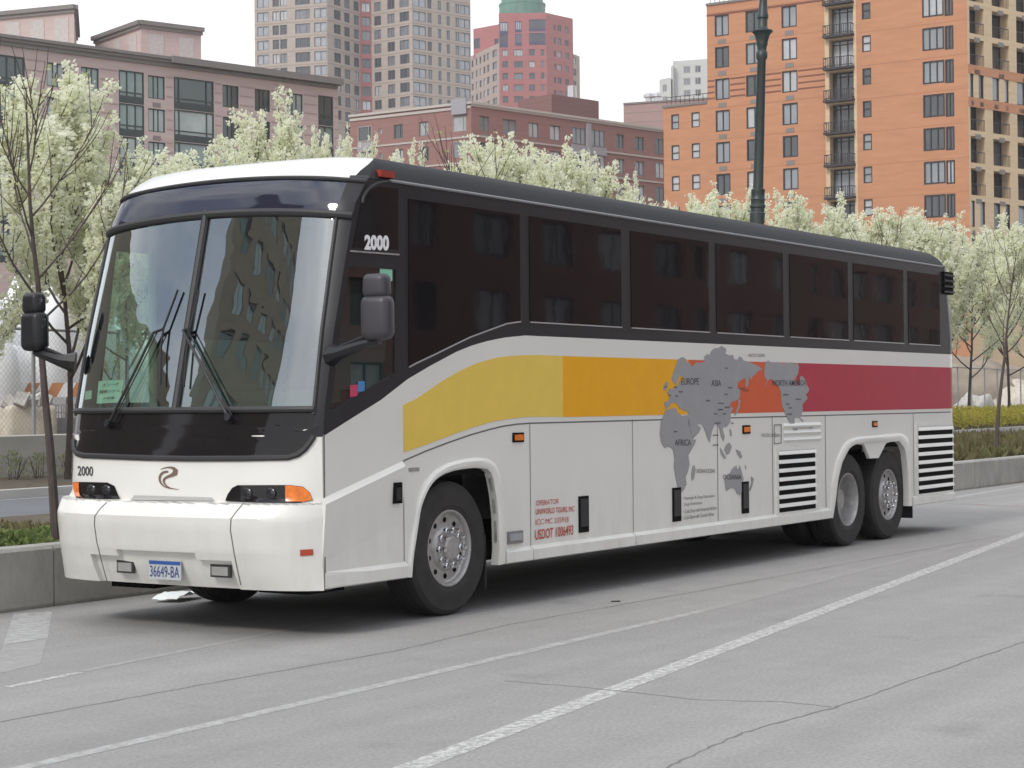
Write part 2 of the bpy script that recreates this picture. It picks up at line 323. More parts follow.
strip('lane_marking', gpx(84, 671), gpx(355, 616), .07, M['paint_ghost'])
sheet('stop_marking', [G(14, 613.5), G(52, 611.5), G(47.5, 638), G(3, 645)], .0013, M['paint_faint'])
sheet('stop_marking', [G(3, 646), G(47, 639), G(40, 664), G(-12, 676)], .0013, M['paint_ghost'])
strip('lane_marking', gpx(905, 506), gpx(1024, 485.6), .11, M['paint_faint'])
pts = [(-60, 734), (0, 722), (195, 686), (395, 651), (512, 624), (700, 591), (882, 557), (1000, 536)]
for i in range(len(pts) - 1): strip('road_joint', gpx(*pts[i]), gpx(*pts[i + 1]), .016, M['joint'], n=14, jit=.008, seed=i)
pts = [(640, 790), (667, 767), (742, 733), (837, 707), (930, 674), (1024, 642), (1100, 617)]
for i in range(len(pts) - 1): strip('road_joint', gpx(*pts[i]), gpx(*pts[i + 1]), .014, M['joint'], n=16, jit=.010, seed=20 + i)
pts = [(505, 681), (590, 688), (700, 700), (785, 702), (832, 707)]
for i in range(len(pts) - 1): strip('road_joint', gpx(*pts[i]), gpx(*pts[i + 1]), .010, M['joint'], n=12, jit=.008, seed=40 + i)
strip('road_joint', gpx(946, 503.5), gpx(1030, 507.5), .05, M['joint'], n=10, jit=.02, seed=60)
for i, (x, y) in enumerate([(983, 504.5), (1015, 505.5)]): strip('spray_marking', gpx(x - 5, y), gpx(x + 4, y), .07, M['pink'], z=.003)
for i, (x, y, l) in enumerate([(565, 658, 5), (672, 660, 4), (140, 633, 8)]): strip('road_joint', gpx(x, y), gpx(x + l, y + .5), .012, M['joint'], n=3, jit=.004, seed=70 + i)
# far carriageway: double yellow, white edge, kerb, planting strip
for dy in (-.12, .12): strip('centre_marking', (X0, far(X0, 13.38) + dy), (X1, far(X1, 13.38) + dy), .11, M['paint_yellow'], z=.002)
strip('edge_marking', (X0, far(X0, 17.55)), (X1, far(X1, 17.55)), .12, M['paint'], z=.002)
mb = MB(); mb.v = []; 
def skew_box(mb, y0, y1, z0, z1, xa=X0, xb=X1):
    mb.add([(xa, far(xa, y0), z0), (xb, far(xb, y0), z0), (xb, far(xb, y1), z0), (xa, far(xa, y1), z0), (xa, far(xa, y0), z1), (xb, far(xb, y0), z1), (xb, far(xb, y1), z1), (xa, far(xa, y1), z1)],
           [(0, 1, 2, 3), (4, 5, 6, 7), (0, 1, 5, 4), (1, 2, 6, 5), (2, 3, 7, 6), (3, 0, 4, 7)])
mb = MB(); skew_box(mb, 18.0, 18.28, -.02, .15); mb.build('kerb', M['concrete_light'])['kind'] = 'structure'
mb = MB(); skew_box(mb, 9.0, 9.3, -.02, .16); mb.build('kerb', M['concrete_light'])['kind'] = 'structure'
mb = MB(); skew_box(mb, 18.28, 22.9, -.02, .13); mb.build('soil', M['soil'])['kind'] = 'structure'

def soil_bed():
    rng = random.Random(3); rows = []
    for i in range(0, 321):
        x = X0 + i * 1.0; y0, y1 = 3.66, far(x, 9.0)
        rows.append([(x, y0 + (y1 - y0) * k / 8, (.40 if 0 < k < 8 else .36 if k == 0 else .14) + (rng.uniform(-.05, .06) if 0 < k < 8 else 0)) for k in range(9)])
    mb = MB(); mb.grid(rows); o = mb.build('soil', M['soil'], smooth=True); o['kind'] = 'structure'
soil_bed()

# low planter wall along the near kerb: cast panels with open joints
def planter_wall():
    mb = MB(); x = -.965 - 3.8 * 12
    while x < 110:
        a, b = x + .008, x + 3.8 - .008
        prof = [(3.42, -.02), (3.40, .03), (3.40, .485), (3.425, .515), (3.64, .515), (3.66, .49), (3.66, -.02)]
        n = 8; mb.grid([[(a + (b - a) * k / n, y, z) for (y, z) in prof] for k in range(n + 1)])
        for xx in (a, b): mb.quad(*[(xx, y, z) for y, z in prof])
        x += 3.8
    mb.bx((-46, 3.46, 0), (110, 3.60, .48))
    o = mb.build('planter_wall', M['concrete']); tag(o, 'low grey concrete planter wall along the road behind the bus', 'wall')
planter_wall()
def barrier_wall():
    mb = MB(); x = X0 + 3.6
    while x < 180:
        a, b = x + .01, x + 6.0 - .01
        mb.add([(a, far(a, 22.9), -.02), (b, far(b, 22.9), -.02), (b, far(b, 22.9), 1.03), (a, far(a, 22.9), 1.03), (a, far(a, 23.2), -.02), (b, far(b, 23.2), -.02), (b, far(b, 23.2), 1.05), (a, far(a, 23.2), 1.05)],
               [(0, 1, 2, 3), (3, 2, 6, 7), (4, 5, 6, 7), (0, 3, 7, 4), (1, 2, 6, 5)])
        x += 6.0
    o = mb.build('barrier_wall', M['concrete_light']); tag(o, 'pale concrete wall below the chain link fence across the far road', 'wall')
barrier_wall()

def fence():
    r = empty('chain_link_fence', (8, far(8, 23.5), 0), 'galvanised chain link fence standing behind the far concrete wall', 'fence')
    zb, zt, y8 = .85, 3.45, 23.5; xa, xb = -6.0, 150.0
    mb = MB(); step = .14; h = zt - zb
    def wire(x0, x1, wd=.004):
        mb.add([(x0, far(x0, y8), zb), (x0 + wd * 2, far(x0, y8), zb), (x1 + wd * 2, far(x1, y8), zt), (x1, far(x1, y8), zt)], [(0, 1, 2, 3)])
    k = xa
    while k < xb: wire(k, k + h); wire(k + h, k); k += step
    mb.build('wire_mesh', M['galv'], r, fix=False)
    x = -5.0
    while x < xb:
        p = MB(); p.tube([(x, far(x, y8) + .04, .0), (x, far(x, y8) + .04, zt + .08)], .045, 8); p.build('post', M['galv'], r); x += 2.9
    p = MB(); p.tube([(xa, far(xa, y8) + .04, zt), (xb, far(xb, y8) + .04, zt)], .035, 6); p.build('top_rail', M['galv'], r)
fence()

# ------------------------------------------------------------------ buildings
def brick(name, c, stripes=None):
    return pbr(name, c, .85, var=.09, vscale=.8, vstretch=(.5, .5, 3.5), bump=0, detail=8)
def depth_pt(px, py, d):                      # survey point at a forward distance d
    p = CAM + pray(px, py) * d; return p
def horizon(px): return 384 + FPX * math.tan(PIT) - math.sin(ROL) * -(px - 512)

class Facade:
    """A vertical wall between two plan points, seen left to right; windows are real openings with reveals."""
    def __init__(s, A, B, z0, z1):
        s.A = Vector((A[0], A[1])); s.B = Vector((B[0], B[1])); d = s.B - s.A; s.L = d.length; s.t = d / s.L
        s.n = Vector((s.t.y, -s.t.x)); s.z0 = z0; s.z1 = z1; s.holes = []; s.fat = 1.0
        if s.n.dot(Vector((CAM.x, CAM.y)) - s.A) < 0: s.n = -s.n
    def uz(s, px, py):
        d = pray(px, py); dn = d.x * s.n.x + d.y * s.n.y
        k = ((s.A - Vector((CAM.x, CAM.y))).dot(s.n)) / dn; p = CAM + d * k
        return (Vector((p.x, p.y)) - s.A).dot(s.t), p.z
    def P(s, u, z, d=0): return (s.A.x + s.t.x * u + s.n.x * d, s.A.y + s.t.y * u + s.n.y * d, z)
    def wall(s, mb, rec=.2, reveal=1):
        us = sorted(set([0, s.L] + [h[0] for h in s.holes] + [h[1] for h in s.holes])); zs = sorted(set([s.z0, s.z1] + [h[2] for h in s.holes] + [h[3] for h in s.holes]))
        us = [u for u in us if 0 <= u <= s.L]; zs = [z for z in zs if s.z0 <= z <= s.z1]
        mb.cur = 0
        for j in range(len(zs) - 1):
            i = 0
            while i < len(us) - 1:
                def solid(i):
                    cu, cz = (us[i] + us[i + 1]) / 2, (zs[j] + zs[j + 1]) / 2
                    return not any(h[0] < cu < h[1] and h[2] < cz < h[3] for h in s.holes)
                if not solid(i): i += 1; continue
                k = i
                while k + 1 < len(us) - 1 and solid(k + 1): k += 1
                mb.quad(s.P(us[i], zs[j]), s.P(us[k + 1], zs[j]), s.P(us[k + 1], zs[j + 1]), s.P(us[i], zs[j + 1])); i = k + 1
        mb.cur = reveal
        for (a, b, c, d, dp) in s.holes:
            q = [(a, c), (b, c), (b, d), (a, d)]
            for i in range(4):
                (u0, w0), (u1, w1) = q[i], q[(i + 1) % 4]
                mb.quad(s.P(u0, w0), s.P(u1, w1), s.P(u1, w1, -dp), s.P(u0, w0, -dp))
        mb.cur = 0

PANES = [0]
def window(f, parent, u0, u1, z0, z1, fm, pm, mull=(.5,), hbars=(), dp=.2, bar=.09, spandrel=0., ac=0., name='window', rail=False):
    """opening + frame mesh with a pane child; spandrel = solid lower share, ac = grille below the sill"""
    u0 = max(u0, .05); u1 = min(u1, f.L - .05)
    if u1 - u0 < .2: return
    f.holes.append((u0, u1, z0, z1, dp)); mb = MB(); e = .004; d0 = -dp + .04
    O = (f.A.x, f.A.y); T = f.t; N = f.n
    for (a, b, c, d) in ((u0 + e, u0 + bar, z0 + e, z1 - e), (u1 - bar, u1 - e, z0 + e, z1 - e), (u0 + bar, u1 - bar, z0 + e, z0 + bar), (u0 + bar, u1 - bar, z1 - bar, z1 - e)):
        mb.obox(O, T, N, a, b, d0, d0 + .08, c, d)
    zs = z0 + bar + (z1 - z0 - 2 * bar) * spandrel
    if spandrel: mb.obox(O, T, N, u0 + bar, u1 - bar, d0, d0 + .06, z0 + bar, zs)
    for m in mull:
        um = u0 + (u1 - u0) * m; mb.obox(O, T, N, um - bar * .4, um + bar * .4, d0, d0 + .07, zs, z1 - bar)
    for h in hbars:
        zm = zs + (z1 - zs) * h; mb.obox(O, T, N, u0 + bar, u1 - bar, d0, d0 + .065, zm - bar * .4, zm + bar * .4)
    mb.cur = 1
    if ac: 
        um = (u0 + u1) / 2; wd = min(.42, (u1 - u0) * .3)
        mb.obox(O, T, N, um - wd, um + wd, .003, .03, z0 - ac - .42, z0 - ac)
    mb.cur = 0
    if rail:
        mb.obox(O, T, N, u0, u1, -.06, -.02, z0 + .95, z0 + 1.02)
        k = int((u1 - u0) / .22)
        for i in range(k + 1): mb.obox(O, T, N, u0 + (u1 - u0) * i / k - .012, u0 + (u1 - u0) * i / k + .012, -.055, -.03, z0, z0 + .95)
    w_ = mb.build(name, [fm, M['grille']], parent, fix=False)
    p = MB(); p.quad(f.P(u0, z0, -dp + .02), f.P(u1, z0, -dp + .02), f.P(u1, z1, -dp + .02), f.P(u0, z1, -dp + .02)); p.build('pane', pm, w_, fix=False)
    return w_

M['grille'] = pbr('vent_grille', (.22, .20, .19), .7)
M['wf_green'] = pbr('green_black_window_frame', (.030, .045, .042), .5)
M['wf_dark'] = pbr('dark_window_frame', (.035, .028, .032), .5)
M['wf_grey'] = pbr('grey_window_frame', (.16, .16, .17), .5)
M['wf_pale'] = pbr('pale_window_frame', (.36, .35, .34), .5)
M['pane_teal'] = pane_mat('teal_panes', (.06, .09, .09), (.26, .36, .34), (.45, .52, .50), (.3, .6))
M['pane_pale'] = pane_mat('pale_teal_panes', (.22, .32, .32), (.36, .50, .49), (.5, .62, .6), (.3, .7))
M['pane_grey'] = pane_mat('grey_panes', (.09, .10, .11), (.34, .37, .40), (.58, .60, .62), (.34, .66))
M['pane_city'] = pane_mat('mixed_panes', (.08, .085, .10), (.25, .26, .29), (.62, .63, .66), (.5, .8))
M['pane_blue'] = pane_mat('blue_grey_panes', (.10, .14, .19), (.24, .29, .35), (.45, .48, .52), (.4, .75))
M['pane_dark'] = pane_mat('loggia_panes', (.02, .02, .025), (.05, .05, .06), (.14, .14, .15), (.4, .8))
M['br_pink'] = brick('pinkish_brick', (0.5, 0.4, 0.375)); M['br_pink_dk'] = pbr('dark_brick_course', (.36, .27, .26), .85)
M['br_red'] = brick('dull_red_brick', (0.3, 0.16, 0.14)); M['br_red_dk'] = brick('dark_red_brick', (0.21, 0.12, 0.11))
M['br_tan'] = brick('tan_brick', (0.42, 0.36, 0.315)); M['br_rose'] = brick('rose_brick', (0.36, 0.13, 0.13))
M['br_brightred'] = brick('bright_red_brick', (0.4, 0.15, 0.145)); M['br_taupe'] = brick('taupe_brick', (.40, .32, .28))
M['br_orange'] = brick('orange_brick', (0.51, 0.245, 0.135)); M['br_olive'] = brick('olive_brown_brick', (.27, .235, .18)); M['br_yellow'] = brick('yellow_brick', (0.64, 0.49, 0.32))
M['br_mauve'] = brick('mauve_brick', (0.37, 0.25, 0.23)); M['cornice'] = pbr('cornice_stone', (.20, .185, .175), .7); M['trim'] = pbr('pale_stone_trim', (.50, .46, .42), .8)
M['grey_block'] = brick('pale_grey_concrete_block', (.52, .52, .50)); M['copper'] = pbr('green_copper', (.12, .25, .20), .6, var=.15, vscale=.3)
M['roofing'] = pbr('roof_felt', (.12, .12, .12), .9)

def chain(pts, H):                             # pts: (pixel x, pixel y of the roofline, forward distance)
    out = []
    for px, py, d in pts: p = depth_pt(px, py, d); out.append((p.x, p.y))
    return out
def dist_for(px, py, H):                       # forward distance at which height H shows at this pixel
    d = pray(px, py); return (H - CAM.z) / d.z
def close_back(mb, plan, z0, z1, back):        # roof and rear walls from the visible plan line
    q = [Vector(p) for p in plan]; mid = sum(q, Vector((0, 0))) / len(q); away = (mid - Vector((CAM.x, CAM.y))).normalized() * back
    a, b = q[0] + away, q[-1] + away; ring = q + [b, a]; n = len(q)
    mb.quad(*[(p.x, p.y, z1) for p in ring])
    for i, j in ((n - 1, n), (n, n + 1), (n + 1, 0)):
        p0, p1 = ring[i], ring[j]; mb.quad((p0.x, p0.y, z0), (p1.x, p1.y, z0), (p1.x, p1.y, z1), (p0.x, p0.y, z1))
def band(mb, f, u0, u1, z0, z1, d): mb.obox((f.A.x, f.A.y), f.t, f.n, u0, u1, -.02, d, z0, z1)
def rng_rows(f, px, y0, y1, yn, n):            # first row's top/bottom pixels and the next row's top pixel -> n rows of (z0, z1)
    zt, zb, zn = f.uz(px, y0)[1], f.uz(px, y1)[1], f.uz(px, yn)[1]; dz = zt - zn
    return [(zb - dz * k, zt - dz * k) for k in range(n)]
def cols(f, pairs, y): return [(f.uz(a, y)[0], f.uz(b, y)[0]) for a, b in pairs]

def pink_block():
    H = depth_pt(146, 57, 176).z; A = depth_pt(-120, 57, dist_for(-120, 19, H)); B = depth_pt(338, 81, dist_for(338, 81, H))
    b = empty('apartment_block', (A.x, A.y, 0), 'long pinkish brick apartment block with dark cornice and green bay windows', 'building')
    f = Facade((A.x, A.y), (B.x, B.y), 0, H); fr, pn = M['wf_green'], M['pane_teal']
    r0 = rng_rows(f, 157, 76, 99, 109, 6)
    for a, c in cols(f, [(-52, -34), (47, 65), (81, 99), (148, 165), (222.5, 238.7), (254.7, 270), (287, 302.6)], 90):
        for z0, z1 in r0: window(f, b, a, c, z0, z1, fr, pn, mull=(.36, .62), ac=.35)
    rb = rng_rows(f, 130, 72, 104, 105, 6)
    for (a, c), m in zip(cols(f, [(-20, 25), (118.8, 144), (173.8, 213.7), (318, 333)], 90), [(.2, .4, .6, .8), (.33, .66), (.13, .82), (.45,)]):
        for z0, z1 in rb: window(f, b, a, c, z0 + .05, z1 + .1, fr, pn, mull=m, hbars=(.14,), spandrel=.2, dp=.12, bar=.13)
    L = f.L
    mb = MB(); L = f.L
    band(mb, f, 0, L, H - .22, H + .05, .62); band(mb, f, 0, L - .1, H - .5, H - .222, .42); band(mb, f, 0, L - .2, H - .85, H - .502, .22)
    uc = f.uz(168, 60)[0]; band(mb, f, uc, L + .1, H - .5, H + .12, .85)
    mb.build('cornice', M['cornice'], b, fix=False)
    mb = MB(); f.wall(mb); close_back(mb, [f.A, f.B], 0, H, 26); mb.cur = 2
    holes = sorted(f.holes)
    for z0, z1 in r0:                           # dark brick courses between the windows
        for k in range(3):
            zz = z0 + (z1 - z0) * (.12 + .42 * k); us = [0] + sum([[h[0] - .15, h[1] + .15] for h in sorted({(h[0], h[1]) for h in holes})], []) + [L]
            for i in range(0, len(us), 2):
                if us[i + 1] - us[i] > .3: band(mb, f, us[i], us[i + 1], zz, zz + .16, .012)
    mb.build('wall', [M['br_pink'], M['br_pink'], M['br_pink_dk']], b, fix=False)
    # rooftop plant rooms
    for pts, lab in (([(-70, 2.5, 190), (74, 6.5, 184), (76, 7, 198)], 1), ([(95, 32, 193), (140.6, 22, 185), (201, 29, 189)], 2)):
        Hh = depth_pt(pts[1][0], pts[1][1], pts[1][2]).z; pl = []
        for px, py, d in pts:
            p = depth_pt(px, py, d); pl.append((p.x, p.y))
        ph = empty('plant_room', (pl[0][0], pl[0][1], H), ['', 'rooftop plant room with lattice panels at the left end of the pinkish block', 'square pinkish rooftop plant room beside the open sky gap'][lab], 'plant room', 'plant rooms on the pinkish block roof')
        mb = MB(); fs = [Facade(pl[0], pl[1], H - .5, Hh), Facade(pl[1], pl[2], H - .5, Hh)]
        for q in fs: q.wall(mb)
        close_back(mb, pl, H - .5, Hh, 9); mb.build('wall', [M['br_pink'], M['br_pink']], ph)
        mb = MB()
        for q in fs: band(mb, q, -.2, q.L + .2, Hh - .25, Hh + .15, .4); band(mb, q, 0, q.L + .1, Hh - .6, Hh - .252, .2)
        mb.build('cornice', M['cornice'], ph, fix=False)
        for q in fs:
            n = max(2, int(q.L / 2.6))
            if q.L < 2.5: continue
            for i in range(n):
                p = MB(); u = q.L * (i + .5) / n; hw = min(.8, q.L / n * .34); z0 = Hh - 3.4 if lab == 1 else Hh - 3.2
                band(p, q, u - hw, u + hw, z0, Hh - 1.0, .05); p.build('lattice_panel', M['panel'], ph, fix=False)
M['panel'] = pbr('lattice_panel', (.48, .45, .43), .8, var=.12, vscale=4)
pink_block()

def red_block():
    dC = 215; H = depth_pt(471, 102.3, dC).z
    def pt(px, py): return depth_pt(px, py, dist_for(px, py, H))
    L_, C_, R_ = pt(350, 116), pt(471, 102.3), pt(690, 133)
    b = empty('apartment_block', (C_.x, C_.y, 0), 'dull red brick block with white stone string courses and a corner bay', 'building')
    fl = Facade((L_.x, L_.y), (C_.x, C_.y), 0, H); fr_ = Facade((C_.x, C_.y), (R_.x, R_.y), 0, H); fm, pn = M['wf_grey'], M['pane_grey']
    rl = rng_rows(fl, 424, 121.6, 136, 146.8, 5)
    for a, c in cols(fl, [(393.7, 403), (419, 428.6)], 130):
        for z0, z1 in rl: window(fl, b, a, c, z0, z1, fm, pn, mull=(.62,), ac=.5)
    for a, c in cols(fl, [(358, 372), (453, 466.5)], 130):
        for z0, z1 in rl: window(fl, b, a, c, z0 + .1, z1 + .2, M['wf_pale'], pn, mull=(.75,), dp=.1)
    a, c = cols(fl, [(378.8, 382)], 130)[0]
    for z0, z1 in rl: window(fl, b, a, c, z0 + .75, z1 - .2, M['wf_pale'], pn, mull=())
    rr = rng_rows(fr_, 556, 125.8, 140.5, 151.2, 5)
    for a, c in cols(fr_, [(479.7, 489.5), (503, 516.4), (528.7, 538.6), (550, 560.5), (616, 624), (635, 644)], 132):
        for z0, z1 in rr: window(fr_, b, a, c, z0, z1, fm, pn, mull=(.5,), ac=.25)
    for a, c in cols(fr_, [(572, 585.5), (590.3, 604.6), (655, 668)], 132):
        for z0, z1 in rr: window(fr_, b, a, c, z0 - .1, z1 + .15, M['wf_grey'], pn, mull=(.33, .66), dp=.1)
    mb = MB(); fl.wall(mb); fr_.wall(mb); close_back(mb, [fl.A, fl.B, fr_.B], 0, H, 22); mb.build('wall', [M['br_red'], M['br_red']], b)
    mb = MB()
    for f, rr_ in ((fl, rl), (fr_, rr)):
        band(mb, f, -.1, f.L + .1, H - .18, H + .1, .22); zt = rr_[0][1] + .95; band(mb, f, 0, f.L, zt, zt + .3, .12)
        for k in range(4):
            z = rr_[k][0] - .72; hs = sorted({(h[0], h[1]) for h in f.holes if h[2] < z + .1 and h[3] > z}); band(mb, f, 0, f.L, z, z + .2, .09)
    mb.build('stone_trim', M['trim'], b, fix=False)
    mb = MB(); band(mb, fl, fl.uz(453, 110)[0], fl.uz(467.5, 110)[0], rl[0][1] + .35, H + .5, .35); mb.build('bay_panel', M['bay_grey'], b, fix=False)
    mb = MB(); band(mb, fl, fl.uz(358, 110)[0], fl.uz(372, 110)[0], rl[0][0] - 1.1, rl[0][0] - .05, .2); mb.build('bay_panel', M['bay_grey'], b, fix=False)
    mb = MB()
    for k in range(4): band(mb, fr_, fr_.uz(571, 132)[0], fr_.uz(605.5, 132)[0], rr[k][0] - 1.15, rr[k][0] - .2, .18)
    band(mb, fr_, fr_.uz(586, 132)[0], fr_.uz(590, 132)[0], rr[4][0], H - .6, .25); mb.build('bay_panel', M['bay_grey'], b, fix=False)
    mb = MB(); p0 = fr_.uz(559, 112)[0]; p1 = fr_.uz(606, 115)[0]; mb.obox((fr_.A.x, fr_.A.y), fr_.t, fr_.n, p0, p1, -7, -1.2, H - .2, H + 2.6); mb.build('bulkhead', M['br_red_dk'], b)
    mb = MB(); u = fr_.uz(596, 110)[0]; c = fr_.P(u, H + 2.6, -4); mb.tube([(c[0], c[1], H + 2.4), (c[0], c[1], H + 4.6)], .55, 10); mb.build('flue', M['alu'], b)
M['bay_grey'] = pbr('grey_bay_panel', (.34, .34, .37), .7)
red_block()

def tan_tower():
    d0 = 398; top = depth_pt(327, -75, d0).z; y0 = 7.0
    zref = depth_pt(327, y0, d0).z
    line = [(254.5, 12.5), (327, 7), (360, 16), (371.5, 16.5), (412, 10), (470.5, 19.5)]
    pl = [depth_pt(x, y, dist_for(x, y, zref)) for x, y in line]
    b = empty('apartment_tower', (pl[0].x, pl[0].y, 0), 'tan brick apartment tower of folded facets rising out of the picture', 'building')
    fs = [Facade((pl[i].x, pl[i].y), (pl[i + 1].x, pl[i + 1].y), 0, top) for i in range(5)]
    zt = fs[0].uz(302, 9.3)[1]; dz = zt - fs[0].uz(302, 23.6)[1]; hgt = dz * .68
    plan = [(0, (272.5, 279), 0), (0, (280, 287), 0), (0, (295.2, 310), 2), (1, (334, 340.8), 0), (1, (344.3, 349.8), 0), (1, (353.8, 359), 0), (2, (361.5, 370.2), 3),
            (3, (374, 381), 0), (3, (387.3, 394.6), 0), (3, (399.5, 409.2), 2), (4, (427.5, 431.8), 0), (4, (437.8, 441.2), 0), (4, (446.4, 449.8), 0), (4, (455, 459.2), 0),
            (0, (257, 268.8), 1), (0, (314, 326.6), 1), (4, (412.9, 426), 1), (4, (460, 470), 1)]
    n = 0; rest = MB(); restp = MB()
    for fi, (xa, xb), kind in plan:
        f = fs[fi]; (u0, u1) = cols(f, [(xa, xb)], 20)[0]; u0 = max(u0, .1); u1 = min(u1, f.L - .1)
        for k in range(-1, 13):
            z1 = zt - dz * k; z0 = z1 - hgt
            if k > 7 and not (334 < xa < 352): continue
            if kind == 1: window(f, b, u0, u1, z0 - dz * .22, z1 + dz * .06, M['wf_bluegrey'], M['pane_blue'], mull=(.35, .68), spandrel=.18, dp=.1, bar=.14) if n < 100 else None
            else:
                if n < 100: window(f, b, u0, u1, z0, z1, M['wf_grey'], M['pane_city'], mull=(.5,) if kind != 2 else (.28, .75), dp=.25, bar=.12)
            if n >= 100:
                f.holes.append((u0, u1, z0, z1, .25)); rest.quad(f.P(u0, z0, -.2), f.P(u1, z0, -.2), f.P(u1, z1, -.2), f.P(u0, z1, -.2))
                e = .14
                for q in ((u0, u0 + e, z0, z1), (u1 - e, u1, z0, z1), (u0 + e, u1 - e, z0, z0 + e), (u0 + e, u1 - e, z1 - e, z1), ((u0 + u1) / 2 - e / 2, (u0 + u1) / 2 + e / 2, z0 + e, z1 - e)):
                    restp.obox((f.A.x, f.A.y), f.t, f.n, q[0], q[1], -.15, -.08, q[2], q[3])
            n += 1
    if rest.v:
        o = rest.build('bay_glazing', M['pane_blue'], b, fix=False); o['kind'] = 'stuff'
        o = restp.build('bay_framing', M['wf_grey'], b, fix=False); o['kind'] = 'stuff'
    mb = MB()
    for i in (0, 1, 3, 4): fs[i].wall(mb)
    close_back(mb, [fs[0].A] + [f.B for f in fs], 0, top, 24); wallmb = mb
    mb = MB(); fs[2].wall(mb); mb.build('recessed_wall', [M['br_rose'], M['br_rose']], b)
    mb = wallmb; mb.cur = 2
    for i in (0, 1, 3, 4):
        for k in range(-4, 13): z = zt - dz * k + dz * .10; band(mb, fs[i], 0, fs[i].L, z, z + .22, .012)
    mb.build('wall', [M['br_tan'], M['br_tan'], M['br_tan_dk']], b, fix=False)
M['wf_bluegrey'] = pbr('blue_grey_bay_frame', (.20, .22, .27), .5); M['br_tan_dk'] = pbr('brown_brick_course', (.33, .26, .225), .85)
tan_tower()

def red_tower():
    d0 = 486; H = depth_pt(546, 12.7, d0).z
    def pt(px, py): return depth_pt(px, py, dist_for(px, py, H))
    a, c, e = pt(498.7, 13.2), pt(546, 12.7), pt(572.8, 18.7)
    b = empty('apartment_tower', (c.x, c.y, 0), 'bright red brick tower with green copper top and stepped wings', 'building')
    f1 = Facade((a.x, a.y), (c.x, c.y), 0, H); f2 = Facade((c.x, c.y), (e.x, e.y), 0, H)
    r = rng_rows(f1, 517, 49.4, 56, 61.1, 6)
    for (u0, u1), m in zip(cols(f1, [(502.2, 508), (513.8, 523), (529, 535), (540.7, 544.4)], 60), [(.5,), (.3, .7), (.5,), (.5,)]):
        for z0, z1 in r: window(f1, b, u0, u1, z0, z1, M['wf_grey'], M['pane_city'], mull=m, dp=.25, bar=.14)
    r = rng_rows(f2, 567, 27, 33.2, 40, 8)
    for u0, u1 in cols(f2, [(554, 556), (557.6, 561.6), (565, 568.8)], 60):
        for z0, z1 in r: window(f2, b, u0, u1, z0, z1, M['wf_grey'], M['pane_city'], mull=(.5,), dp=.25, bar=.14)
    for (x0, x1, y0, y1) in ((499.5, 508, 22, 30), (515, 521.6, 21, 28.5), (529, 545.5, 19.4, 27.5), (499.5, 508, 34, 43.5), (515, 521.6, 34, 42), (529, 545.5, 33, 41)):
        u0, zt = f1.uz(x0, y0); u1, zb = f1.uz(x1, y1); window(f1, b, u0, u1, zb - 1.0, zt, M['wf_navy'], M['pane_city'], mull=(.33, .66), dp=.12, bar=.2, spandrel=.22)
    mb = MB(); f1.wall(mb); f2.wall(mb); close_back(mb, [f1.A, f1.B, f2.B], 0, H, 26); mb.build('wall', [M['br_brightred'], M['br_brightred']], b)
    H3 = depth_pt(573, 53, 494).z; q0 = depth_pt(569, 53, 493); q1 = depth_pt(579.6, 52.5, 499)
    f3 = Facade((q0.x, q0.y), (q1.x, q1.y), 0, H3); r = rng_rows(f3, 575, 57, 64, 69, 6)
    for z0, z1 in r: u0, u1 = cols(f3, [(572.5, 576)], 60)[0]; window(f3, b, u0, u1, z0, z1, M['wf_grey'], M['pane_city'], mull=(.5,), dp=.2, bar=.14)
    mb = MB(); f3.wall(mb); close_back(mb, [f3.A, f3.B], 0, H3, 20); mb.build('lower_wing', [M['br_taupe'], M['br_taupe']], b)
    q0 = depth_pt(466, 58, 512); q1 = depth_pt(499, 43.5, 490); H4 = depth_pt(470, 56.5, 509).z
    f4 = Facade((q0.x, q0.y), (q1.x, q1.y), 0, H4); r = rng_rows(f4, 488, 53, 60, 65, 5)
    for u0, u1 in cols(f4, [(471.5, 473.5), (475.7, 477.6), (479.5, 481.4), (483.4, 485.4), (487, 489.4), (492.5, 497)], 66):
        for z0, z1 in r: window(f4, b, u0, u1, z0, z1, M['wf_grey'], M['pane_city'], mull=(), dp=.25, bar=.12)
    mb = MB(); f4.wall(mb); close_back(mb, [f4.A, f4.B], 0, H4, 22); mb.build('side_wing', [M['br_taupe'], M['br_taupe']], b)
    q0 = depth_pt(473.3, 29, 506); q1 = depth_pt(499, 27.7, 500); H5 = q0.z; f5 = Facade((q0.x, q0.y), (q1.x, q1.y), H4 - 1, H5)
    for (x0, x1) in ((474, 480), (494.5, 498.5)):
        u0, zt = f5.uz(x0, 39); u1, zb = f5.uz(x1, 48); window(f5, b, u0, u1, zb, zt, M['wf_navy'], M['pane_city'], mull=(.5,), dp=.15, bar=.14)
    mb = MB(); f5.wall(mb); close_back(mb, [f5.A, f5.B], H4 - 1, H5, 14); mb.build('upper_wing', [M['br_brightred'], M['br_brightred']], b)
    mb = MB(); m = (f1.A + f1.B) / 2 - f1.n * 8; rad = (f1.uz(551, 5)[0] - f1.uz(504, 5)[0]) / 2
    mb.lathe([(rad, H), (rad, H + 3.2), (rad * 1.02, H + 3.3), (rad * 1.02, H + 3.8), (rad * .9, H + 4), (rad * .9, H + 9), (0, H + 10)], (m.x, m.y, 0), 20, axis='z'); mb.build('copper_top', M['copper'], b)
M['wf_navy'] = pbr('navy_spandrel', (.06, .06, .13), .5)
red_tower()

